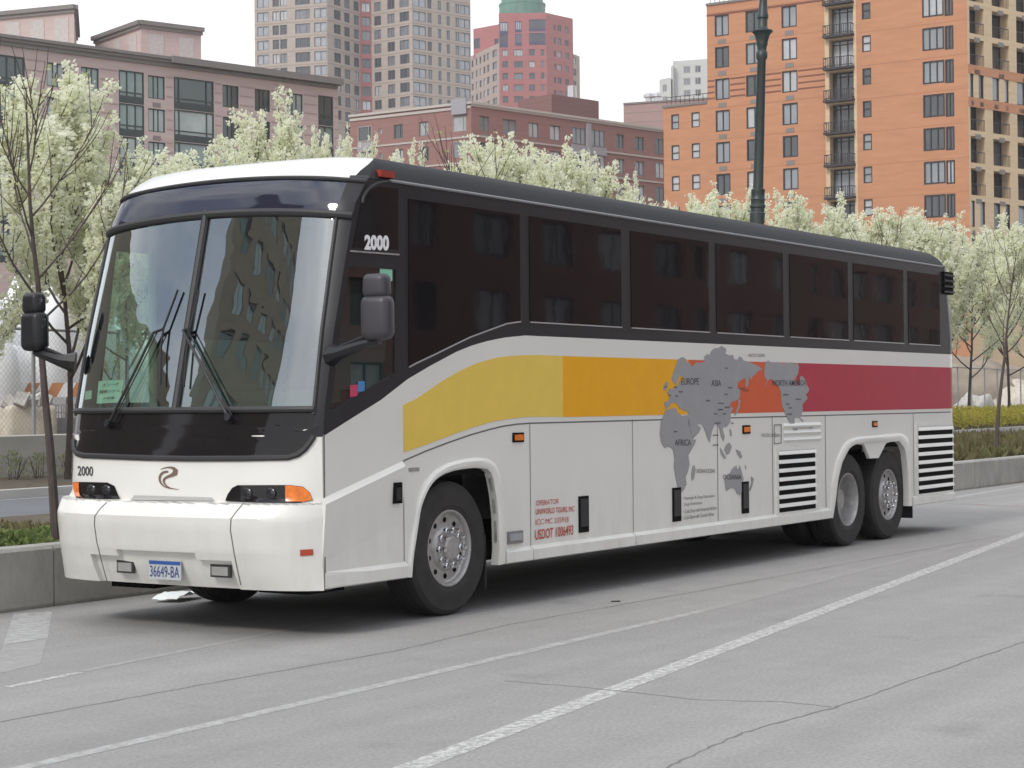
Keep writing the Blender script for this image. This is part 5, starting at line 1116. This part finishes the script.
def pear_tree(seed, H=8.6, trunk_h=1.9, nl=15, dens=1.0, lean=.0, name='pear_tree'):
    """flowering pear: upright limbs, spire-like shoots, blossom in clumps along every shoot"""
    rng = random.Random(seed); t = empty(name, (0, 0, 0)); tk = MB(); cr = MB(); sc = H / 8.6
    pts, rad = branch(rng, (0, 0, 0), (lean, 0, 1), H * .78, .065 * sc, .015, 10, .1, .05); tk.tube(pts, rad, 8)
    shoots = []
    for k in range(nl):
        f = .31 + .62 * (k / nl) ** .9; p, d = along(pts, f); a = 2.4 * k + rng.uniform(-.4, .4); tilt = R(62 - 34 * (k / nl) + rng.uniform(-8, 8)); L = sc * (4.3 - 2.6 * (k / nl)) * rng.uniform(.85, 1.12)
        dv = Vector((math.cos(a) * math.sin(tilt), math.sin(a) * math.sin(tilt), math.cos(tilt)))
        lp, lr = branch(rng, p, dv, L, .032 * sc * (1 - .4 * k / nl), .008, 8, .13, .10); tk.tube(lp, lr, 5); shoots.append((lp, .25))
        for j in range(int(9 * (1 - .35 * k / nl)) + 3):
            q, dd = along(lp, .22 + .75 * j / 11); sd_ = Vector((rng.uniform(-1, 1), rng.uniform(-1, 1), rng.uniform(.5, 1.3))).normalized(); sd_ = (dd * .6 + sd_).normalized()
            sp, sr = branch(rng, q, sd_, sc * rng.uniform(.6, 1.7), .014 * sc, .005, 5, .16, .12); tk.tube(sp, sr, 4, cap=False); shoots.append((sp, .12))
            if rng.random() < .6:
                q2, d2 = along(sp, rng.uniform(.3, .7)); s2, r2 = branch(rng, q2, (d2 + Vector((rng.uniform(-1, 1), rng.uniform(-1, 1), .5))).normalized(), sc * rng.uniform(.4, .9), .008, .004, 4, .15, .12); tk.tube(s2, r2, 3, cap=False); shoots.append((s2, .1))
    shoots.append((pts, .6))
    for sp, t0 in shoots:
        L = sum((b - a).length for a, b in zip(sp, sp[1:])); n = int(L * (1 - t0) * 12.5 * dens / sc)
        for i in range(n):
            c, dd = along(sp, t0 + (1 - t0) * (i + rng.random()) / max(n, 1)); c = c + Vector((rng.gauss(0, .065), rng.gauss(0, .065), rng.gauss(0, .06)))
            if c.z > (2.9 + .35 * math.sin(3 * math.atan2(c.y, c.x))) * sc: petals(cr, rng, c, .042 * sc ** .5, 15, .050)
    t['top'] = sorted(v[2] for v in cr.v)[int(len(cr.v) * .996)]; tk.build('trunk', M['bark'], t, smooth=True, fix=False); cr.build('crown', M['blossom'], t, fix=False); return t
def place(t, x, y, z, rz, s=1.0, lab=None, grp=None, sz=None):
    t.location = (x, y, z); t.rotation_euler = (0, 0, rz); t.scale = (s, s, sz or s); tag(t, lab, 'tree', grp)
protos = [pear_tree(11), pear_tree(23, nl=14), pear_tree(37, nl=16), pear_tree(51, nl=14)]
def row_at(px, Yg): 
    d = pray(px, 300); k = (Yg - CAM.y) / d.y; return CAM.x + d.x * k
# (pixel column of the trunk, pixel row of the crown's top, label)
back_row = [(-70, 120, 'white blossoming pear tree cut by the left picture edge, across the far road'), (66, 76, 'tall white blossoming pear tree behind the bare young tree left of the bus'), (128, 150, 'white blossoming pear tree whose crown meets the left end of the bus roof'), (200, 148, 'white blossoming pear tree above the left part of the white bus roof'), (262, 106, 'white blossoming pear tree rising highest above the middle of the white bus roof'),
            (318, 137, 'white blossoming pear tree with two thin spires above the bus roof'), (352, 140, 'white blossoming pear tree just showing above the right end of the white roof cap'), (405, 150, 'single blossom spire above the red roof lamp of the bus'), (462, 158, 'white blossoming pear tree behind the bare twigs above the front side window'), (505, 142, 'white blossoming pear tree in front of the corner of the red brick block'), (555, 150, 'white blossoming pear tree in front of the red brick block, above the third window'),
            (592, 162, 'white blossoming pear tree below the grey bays of the red block'), (632, 184, 'small white blossom spires left of the orange building wall'), (690, 202, 'white blossoming pear tree at the foot of the orange wing'), (725, 194, 'white blossoming pear tree left of the lamp post base'), (790, 196, 'white blossoming pear tree right of the lamp post base'), (832, 203, 'white blossoming pear tree below the balcony stack'), (880, 214, 'white blossoming pear tree below the small sash windows'),
            (928, 216, 'white blossoming pear tree below the corner windows of the orange building'), (968, 232, 'white blossoming pear tree behind the bare young tree right of the bus'), (1008, 222, 'white blossoming pear tree below the yellow side wall'), (1045, 218, 'white blossoming pear tree cut by the right picture edge')]
used = [False] * 4
rng = random.Random(8)
for i, (px, py, lab) in enumerate(back_row):
    k = i % 4; y = 20.8 + rng.uniform(-.5, .5); x = row_at(px, y)
    for _ in range(3): y = far(x, 20.8); x = row_at(px, y)
    dep = (Vector((x, y, 2)) - CAM).dot(FWD); d = pray(px, py); h = CAM.z + d.z * dep - .13
    t = protos[k] if not used[k] else copy_tree(protos[k]); used[k] = True
    s = h / protos[k]['top']; wide = 1.0 if i not in (7, 12, 6, 5) else .5
    t.location = (x, y, .1); t.rotation_euler = (0, 0, rng.uniform(0, 6.28)); ww = (1.15 if i in (1, 17, 18, 19, 20, 21) else .92) * wide; t.scale = (max(1.0, s) * ww, max(1.0, s) * ww, s); tag(t, lab, 'tree', 'blossoming pear trees along the far road')

def young_tree(seed, H=4.5, dens=.5, lean=(0, 0), nl=9):
    rng = random.Random(seed); t = empty('young_tree', (0, 0, 0)); tk = MB(); cr = MB()
    pts, rad = branch(rng, (0, 0, -.1), (lean[0], lean[1], 1), H, .048, .006, 12, .04, .05); tk.tube(pts, rad, 8); shoots = []
    for k in range(nl):
        f = .50 + .40 * k / nl; p, d = along(pts, f); a = 2.4 * k + rng.uniform(-.5, .5); tilt = R(50 - 14 * k / nl + rng.uniform(-8, 8)); L = (1.9 - 1.2 * k / nl) * rng.uniform(.8, 1.15)
        lp, lr = branch(rng, p, (math.cos(a) * math.sin(tilt), math.sin(a) * math.sin(tilt), math.cos(tilt)), L, .013 * (1 - .4 * k / nl), .003, 8, .10, .10); tk.tube(lp, lr, 5); shoots.append(lp)
        for j in range(6):
            q, dd = along(lp, .25 + .12 * j); sp, sr = branch(rng, q, (dd + Vector((rng.uniform(-.9, .9), rng.uniform(-.9, .9), rng.uniform(.1, .8)))).normalized(), rng.uniform(.3, .8), .006, .0025, 5, .1, .12); tk.tube(sp, sr, 4, cap=False); shoots.append(sp)
    for sp in shoots:
        L = sum((b - a).length for a, b in zip(sp, sp[1:])); n = int(L * 9 * dens)
        for i in range(n):
            c, dd = along(sp, .2 + .8 * rng.random()); petals(cr, rng, c + Vector((rng.gauss(0, .02), rng.gauss(0, .02), 0)), .020, 5, .022)
    tk.build('trunk', M['bark_young'], t, smooth=True, fix=False); cr.build('crown', M['bud'], t, fix=False); return t
yt = [young_tree(5, 4.25, .22, (-.06, .02)), young_tree(9, 4.2, .22, (.0, .03))]
for i, (x, lab) in enumerate([(-.07, 'young almost bare tree in the planter left of the bus'), (6.35, 'young bare tree behind the bus, twigs above the front side window'), (19.3, 'young bare tree behind the bus, twigs before the orange building'), (25.8, 'young almost bare tree in the planter right of the bus')]):
    t = yt[i % 2] if i < 2 else copy_tree(yt[i % 2]); t.location = (x, 4.3, .42); t.rotation_euler = (0, 0, [0.3, 1.1, 4.0, 0.2][i]); t.scale = (1, 1, 1 if i != 3 else 1.04); tag(t, lab, 'tree', 'young trees in the near planter')

# ------------------------------------------------------------------ shrubs and hedge
def leafy(name, mat, rng, n, rx, ry, h, leaf, up=.6, stems=0):
    t = empty(name, (0, 0, 0)); mb = MB()
    for _ in range(n):
        a = rng.uniform(0, 6.283); r = math.sqrt(rng.random()); z = h * rng.random() ** .8; k = math.sqrt(max(0.05, 1 - (z / h) ** 2)); c = Vector((rx * r * k * math.cos(a), ry * r * k * math.sin(a), z))
        d = Vector((rng.uniform(-1, 1), rng.uniform(-1, 1), rng.uniform(0, 1) + up)).normalized(); b = d.orthogonal().normalized(); b.rotate(Matrix.Rotation(rng.uniform(0, 6.28), 3, d)); s = leaf * rng.uniform(.6, 1.4)
        mb.add([c, c + d * s * .5 + b * s * .22, c + d * s, c + d * s * .5 - b * s * .22], [(0, 1, 2, 3)])
    mb.build('foliage', mat, t, fix=False)
    if stems:
        mb = MB()
        for _ in range(stems): a = rng.uniform(0, 6.28); r = rng.uniform(.2, .8); mb.tube([(0.1 * math.cos(a), .1 * math.sin(a), 0), (rx * r * math.cos(a), ry * r * math.sin(a), h * rng.uniform(.7, 1.1))], [.012, .004], 4)
        mb.build('stem', M['bark_young'], t)
    return t
rng = random.Random(31)
ev = leafy('evergreen_shrub', M['evergreen'], rng, 1500, .55, .45, .22, .075)
for i, (x, y, s, lab) in enumerate([(-1.35, 4.5, .85, 'green evergreen shrub behind the planter wall at the left picture edge'), (-.62, 4.35, 1.05, 'green evergreen shrub behind the planter wall beside the young tree trunk'), (.35, 4.7, .95, 'green evergreen shrub behind the young tree trunk left of the bus'), (-.2, 5.6, .7, 'low green evergreen shrub further back in the left planter')]):
    t = ev if i == 0 else copy_tree(ev); t.location = (x, y, .38); t.rotation_euler = (0, 0, i * 1.3); t.scale = (s, s, s * .72); tag(t, lab, 'shrub', 'evergreen shrubs in the near planter')
def ground_cover():
    rng = random.Random(19); mb = MB()
    for x0, x1, n, k in ((-6, 2.2, 9000, .4), (17, 44, 42000, 1.0)):
        for _ in range(n):
            x = rng.uniform(x0, x1); c = Vector((x, rng.uniform(4.0, far(x, 8.6)), .39)); d = Vector((rng.uniform(-1, 1), rng.uniform(-1, 1), rng.uniform(.4, 2))).normalized(); q = d.orthogonal().normalized(); q.rotate(Matrix.Rotation(rng.uniform(0, 6.28), 3, d)); l = rng.uniform(.12, .34) * k * (1 + .3 * math.sin(x * 2.1 + c.y))
            mb.add([c, c + d * l * .5 + q * l * .16, c + d * l, c + d * l * .5 - q * l * .16], [(0, 1, 2, 3)])
    tag(mb.build('ground_cover', M['drygrass'], fix=False), 'low reddish green ground cover filling the near planter', 'ground cover', None, 'stuff')
ground_cover()
sh = leafy('shrub', M['shrub'], rng, 230, .48, .4, .62, .085, .9, stems=9)
for i, (px, lab) in enumerate([(12, 'thin grey green shrub before the far wall at the left picture edge'), (38, 'thin grey green shrub before the far wall, left of the young tree trunk'), (68, 'thin grey green shrub before the far wall, between trunk and bus')]):
    y = 22.0; x = row_at(px, y)
    for _ in range(3): y = far(x, 21.9); x = row_at(px, y)
    t = sh if i == 0 else copy_tree(sh); t.location = (x, y, .12); t.rotation_euler = (0, 0, i * 2.0); s = (.95, .85, .9)[i]; t.scale = (s, s, s); tag(t, lab, 'shrub', 'thin shrubs before the far wall')
def hedge():
    rng = random.Random(77); t = empty('hedge', (70, far(70, 20.6), 0), 'long yellow green hedge along the far kerb right of the bus', 'hedge'); mb = MB()
    for _ in range(42000):
        x = rng.uniform(48, 118); y = far(x, 20.4) + rng.gauss(0, .75); h = .92 + .14 * math.sin(x * 1.3) + .1 * math.sin(x * 3.1 + y); z = .1 + h * rng.random() ** .55; c = Vector((x, y, z)); d = Vector((rng.uniform(-1, 1), rng.uniform(-1, 1), rng.uniform(-.2, 1.2))).normalized(); b = d.orthogonal().normalized(); s = rng.uniform(.10, .2)
        mb.add([c, c + d * s * .5 + b * s * .3, c + d * s, c + d * s * .5 - b * s * .3], [(0, 1, 2, 3)])
    mb.build('foliage', M['hedge'], t, fix=False)
hedge()

# ------------------------------------------------------------------ lamp post
def lamp_post():
    x, y = at(757, 222, 1, 4.55).x, 4.55; lp = empty('lamp_post', (x, y, 0), 'tall dark green cast iron lamp post rising behind the bus', 'lamp post')
    e = at(763, 10, 1, 4.55); lean = (e.x - x) / (e.z - 4.4); z222 = at(757, 222, 1, 4.55).z; zz = lambda py: at(760, py, 1, 4.55).z
    m = .0152
    prof = [(.30, .35), (.30, .9), (.24, 1.0), (.20, 1.3), (.17, 1.6), (.155, z222 - .1), (.165, zz(214)), (.150, zz(213)), (.150, zz(209)), (.168, zz(208)), (.168, zz(206)), (.150, zz(205)), (.150, zz(201)), (.158, zz(200)), (.150, zz(199)), (.142, zz(194)), (.15, zz(193)), (.15, zz(190)), (.112, zz(189)),
            (.092, zz(60)), (.125, zz(57)), (.125, zz(52)), (.098, zz(50)), (.105, zz(46)), (.125, zz(44)), (.120, zz(42)), (.165, zz(34)), (.225, zz(31)), (.225, zz(30)), (.14, zz(28.5)), (.105, zz(26)), (.105, zz(18)), (.125, zz(17)), (.125, zz(14)), (.105, zz(12)), (.085, zz(0)), (.075, zz(-60)), (.10, zz(-62)), (.06, zz(-66)), (.05, zz(-80)), (0, zz(-84))]
    mb = MB(); mb.lathe([(r * .74, z) for r, z in prof], (0, 0, 0), 20, axis='z'); mb.v = [(x + v[0] + lean * (v[2] - 4.4), y + v[1], v[2]) for v in mb.v]; mb.build('post', M['lampgreen'], lp, smooth=True)
    zt = zz(-58); xt = x + lean * (zt - 4.4)
    for s in (-1, 1):
        mb = MB(); mb.tube([(xt, y, zt), (xt, y + s * .5, zt + .45), (xt, y + s * 1.2, zt + .5), (xt, y + s * 1.6, zt + .2)], .035, 6); a = mb.build('arm', M['lampgreen'], lp)
        mb = MB(); mb.lathe([(.05, .2), (.2, .05), (.24, -.05), (.2, -.3), (0, -.42)], (xt, y + s * 1.6, zt), 14, axis='z'); mb.build('lantern', M['lampglobe'], a, smooth=True)
lamp_post()
def street_lamp():
    lp = empty('street_lamp', (52, -24, 0), 'slim grey street lamp across the road, mirrored in the side windows', 'street lamp')
    mb = MB(); mb.tube([(52, -24, 0), (52, -24, 7.2), (51.4, -23, 8.0), (49.5, -19.5, 8.3)], [.11, .08, .06, .05], 8); mb.build('pole', M['alu'], lp, smooth=True)
    mb = MB(); mb.box((49.2, -19.0, 8.3), (.3, .8, .15)); mb.build('lamp_head', M['alu'], lp)
street_lamp()

# ------------------------------------------------------------------ things on the building site behind the fence
def blob(name, c, d, mat, seed, lab, cat, grp=None, rough=.25, sub=4, kids=None):
    rng = random.Random(seed); bm = bmesh.new(); bmesh.ops.create_icosphere(bm, subdivisions=sub, radius=1)
    ph = [(rng.uniform(1.2, 4.5), rng.uniform(0, 6), Vector((rng.uniform(-1, 1), rng.uniform(-1, 1), rng.uniform(-1, 1))).normalized()) for _ in range(9)]
    for v in bm.verts:
        n = v.co.normalized(); k = 1 + rough * sum(abs(math.sin(f * n.dot(ax) * 2 + o)) * .9 / f for f, o, ax in ph) - rough * .8; v.co = n * k; v.co.z = max(v.co.z, -.05)
        v.co = Vector((v.co.x * d[0], v.co.y * d[1], v.co.z * d[2]))
    me = bpy.data.meshes.new(name); bm.to_mesh(me); bm.free(); me.materials.append(mat)
    for p in me.polygons: p.use_smooth = True
    o = bpy.data.objects.new(name, me); COL.objects.link(o); o.location = c; tag(o, lab, cat, grp); return o
def far_pt(px, y8):
    x = 15
    for _ in range(8): x = row_at(px, far(x, y8))
    return x, far(x, y8)
for i, (px, y8, d, lab) in enumerate([(18, 28.5, (1.5, 1.0, 3.35), 'tall heap under white sheeting at the left picture edge'), (68, 29.5, (1.3, 1.0, 3.25), 'heap under white sheeting between the far mirror and the bus'), (-40, 28.0, (1.6, 1.2, 3.0), 'heap under white sheeting cut by the left picture edge'), (118, 30, (2.2, 1.5, 2.9), 'heap under white sheeting seen through the windscreen')]):
    x, y = far_pt(px, y8); blob('sheeted_heap', (x, y, -.05), d, M['tarp'], 40 + i, lab, 'heap', 'sheeted heaps on the building site', rough=.35)
def barricade():
    x, y = far_pt(42, 26.6); z0, z1 = 1.92, 2.28; b = empty('barricade', (x, y, 0), 'orange and white striped barricade board among the white sheeted heaps', 'barricade'); L = 2.1
    tx = Vector((.84, -.54)); n = 7
    for k in range(n):
        a, c = -L / 2 + L * k / n, -L / 2 + L * (k + 1) / n; sk = .10; mb = MB()
        P = lambda u, z, d: (x + tx.x * u + .5 * d, y + tx.y * u + .84 * d, z)
        vs = [P(a - sk, z0, 0), P(c - sk, z0, 0), P(c + sk, z1, 0), P(a + sk, z1, 0)]; vb = [P(a - sk, z0, .04), P(c - sk, z0, .04), P(c + sk, z1, .04), P(a + sk, z1, .04)]
        mb.add(vs + vb, [(0, 1, 2, 3), (4, 5, 6, 7), (0, 1, 5, 4), (2, 3, 7, 6), (1, 2, 6, 5), (0, 3, 7, 4)]); mb.build('stripe_board', M['boardorange'] if k % 2 == 0 else M['tarp'], b)
    for s in (-.7, .7):
        mb = MB(); 
        for dy in (-.4, .45): mb.tube([(x + tx.x * s, y + tx.y * s + .08, z1), (x + tx.x * s + dy * .3, y + tx.y * s + dy, 0)], .03, 6)
        mb.build('leg', M['wood'], b)
barricade()
def bulk_bag():
    x, y = far_pt(26, 25.6); o = empty('bulk_bag', (x, y, 0), 'open woven bulk bag of rubble standing behind the fence', 'bag'); mb = MB(); rbox(mb, (x, y, 1.25), (1.25, 1.0, .95), .16, Matrix.Rotation(R(-25), 3, 'Z')); mb.build('sack', M['sack'], o, smooth=True)
    rng = random.Random(3); mb = MB()
    for _ in range(22): mb.box((x + rng.uniform(-.5, .5), y + rng.uniform(-.4, .4), 1.74 + rng.uniform(0, .16)), (rng.uniform(.1, .3),) * 3, Matrix.Rotation(rng.uniform(0, 3), 3, (rng.random(), rng.random(), 1)))
    mb.build('rubble_fill', M['rubble'], o); mb = MB(); mb.box((x, y, .38), (1.4, 1.15, .76)); mb.build('pallet_base', M['wood'], o)
bulk_bag()
def crate():
    x, y = far_pt(62, 25.4); o = empty('wire_crate', (x, y, 0), 'grey wire mesh crate beside the bulk bag behind the fence', 'crate'); mb = MB(); rot = Matrix.Rotation(R(-30), 3, 'Z'); c = Vector((x, y, 0)); a, b_, h = .55, .45, 1.72
    for i in range(9):
        for s in (-1, 1):
            u = -1 + 2 * i / 8; mb.tube([c + rot @ Vector((a * u, b_ * s, .2)), c + rot @ Vector((a * u, b_ * s, h))], .012, 4); mb.tube([c + rot @ Vector((a * s, b_ * u, .2)), c + rot @ Vector((a * s, b_ * u, h))], .012, 4)
            z = .2 + (h - .2) * i / 8; mb.tube([c + rot @ Vector((-a, b_ * s, z)), c + rot @ Vector((a, b_ * s, z))], .012, 4); mb.tube([c + rot @ Vector((a * s, -b_, z)), c + rot @ Vector((a * s, b_, z))], .012, 4)
    mb.build('wire_cage', M['galv'], o); mb = MB(); mb.box((x, y, .8), (.8, .65, 1.2), rot); mb.build('contents', M['bay_grey'], o)
crate()
for i, (px, y8, d, m, lab, cat) in enumerate([(1010, 42, (16, 9, 4.6), 'mound', 'broad brown earth mound on the building site right of the bus', 'earth mound'), (948, 36, (7, 6, 3.6), 'mound', 'grey brown earth mound just behind the rear of the bus', 'earth mound'), (974, 27.0, (1.5, 1.0, 1.55), 'rubble', 'pale boulder sized heap behind the fence right of the bus', 'heap'), (1019, 29, (2.6, 1.5, 2.3), 'sack', 'low orange brown soil heap behind the fence at the right', 'heap')]):
    x, y = far_pt(px, y8); blob('earth_mound' if cat != 'heap' else 'rubble_heap', (x, y, -.05), d, M[m], 60 + i, lab, cat, rough=.3)
def barrier_foot(px, lab):
    x, y = far_pt(px, 22.6); o = empty('barrier_foot', (x, y, 0), lab, 'barrier'); mb = MB(); mb.add([(x - .35, y, 1.0), (x + .35, y, 1.0), (x + .02, y, .25), (x - .35, y + .3, 1.0), (x + .35, y + .3, 1.0), (x + .02, y + .3, .25)], [(0, 1, 2), (3, 4, 5), (0, 1, 4, 3), (1, 2, 5, 4), (0, 2, 5, 3)]); mb.build('bracket', M['rust'], o)
    mb = MB(); mb.tube([(x, y + .15, 0), (x, y + .15, 1.25)], .05, 6); mb.build('upright', M['rust'], o)
barrier_foot(963, 'rusty bracket on the far wall close to the rear of the bus'); barrier_foot(1019, 'rusty bracket on the far wall at the right picture edge')
# far wood fence / sheds closing the view between trunks
def hoarding():
    mb = MB(); x = -8.0
    while x < 150: mb.add([(x, far(x, 52), 0), (x + 2.38, far(x + 2.38, 52), 0), (x + 2.38, far(x + 2.38, 52), 3.2), (x, far(x, 52), 3.2), (x, far(x, 52) + .06, 0), (x + 2.38, far(x + 2.38, 52) + .06, 0), (x + 2.38, far(x + 2.38, 52) + .06, 3.2), (x, far(x, 52) + .06, 3.2)], [(0, 1, 2, 3), (4, 5, 6, 7), (3, 2, 6, 7)]); x += 2.4
    o = mb.build('site_hoarding', M['bay_grey']); tag(o, 'grey board fence at the back of the building site', 'fence')
hoarding()

# ------------------------------------------------------------------ small things on the road
def newspaper():
    rng = random.Random(12); mb = MB()
    for (cx, cy, a, s) in ((174, 601, .2, .30), (187, 599, .9, .26)):
        g0 = G(cx, cy); n = 6
        rows = [[(g0[0] + s * ((i / n - .5) * math.cos(a) - (j / n - .5) * math.sin(a)), g0[1] + s * .8 * ((i / n - .5) * math.sin(a) + (j / n - .5) * math.cos(a)), .012 + .05 * abs(math.sin(2.2 * i / n + a)) + rng.uniform(0, .02)) for j in range(n + 1)] for i in range(n + 1)]
        mb.grid(rows)
    o = mb.build('newspaper', M['paper'], smooth=True); tag(o, 'crumpled white newspaper lying on the road under the front bumper', 'newspaper')
newspaper()
g0 = G(616, 602); mb = MB(); mb.tube([(g0[0] - .03, g0[1] + .03, .006), (g0[0], g0[1], .007), (g0[0] + .02, g0[1] - .03, .006)], .006, 5); tag(mb.build('twig', M['bark']), 'short dark twig lying on the road beside the bus', 'twig')

# ------------------------------------------------------------------ thin spring haze
def haze():
    mb = MB(); mb.bx((-350, -350, -1.2), (950, 950, 112)); m = bpy.data.materials.new('haze_air'); m.use_nodes = True; t = m.node_tree; t.nodes.clear()
    o = t.nodes.new('ShaderNodeOutputMaterial'); v = t.nodes.new('ShaderNodeVolumePrincipled'); v.inputs['Color'].default_value = (.93, .94, .98, 1); v.inputs['Density'].default_value = HAZE; v.inputs['Anisotropy'].default_value = .2
    t.links.new(v.outputs[0], o.inputs['Volume']); ob = mb.build('haze', m); ob['kind'] = 'stuff'
HAZE = .00035
haze()
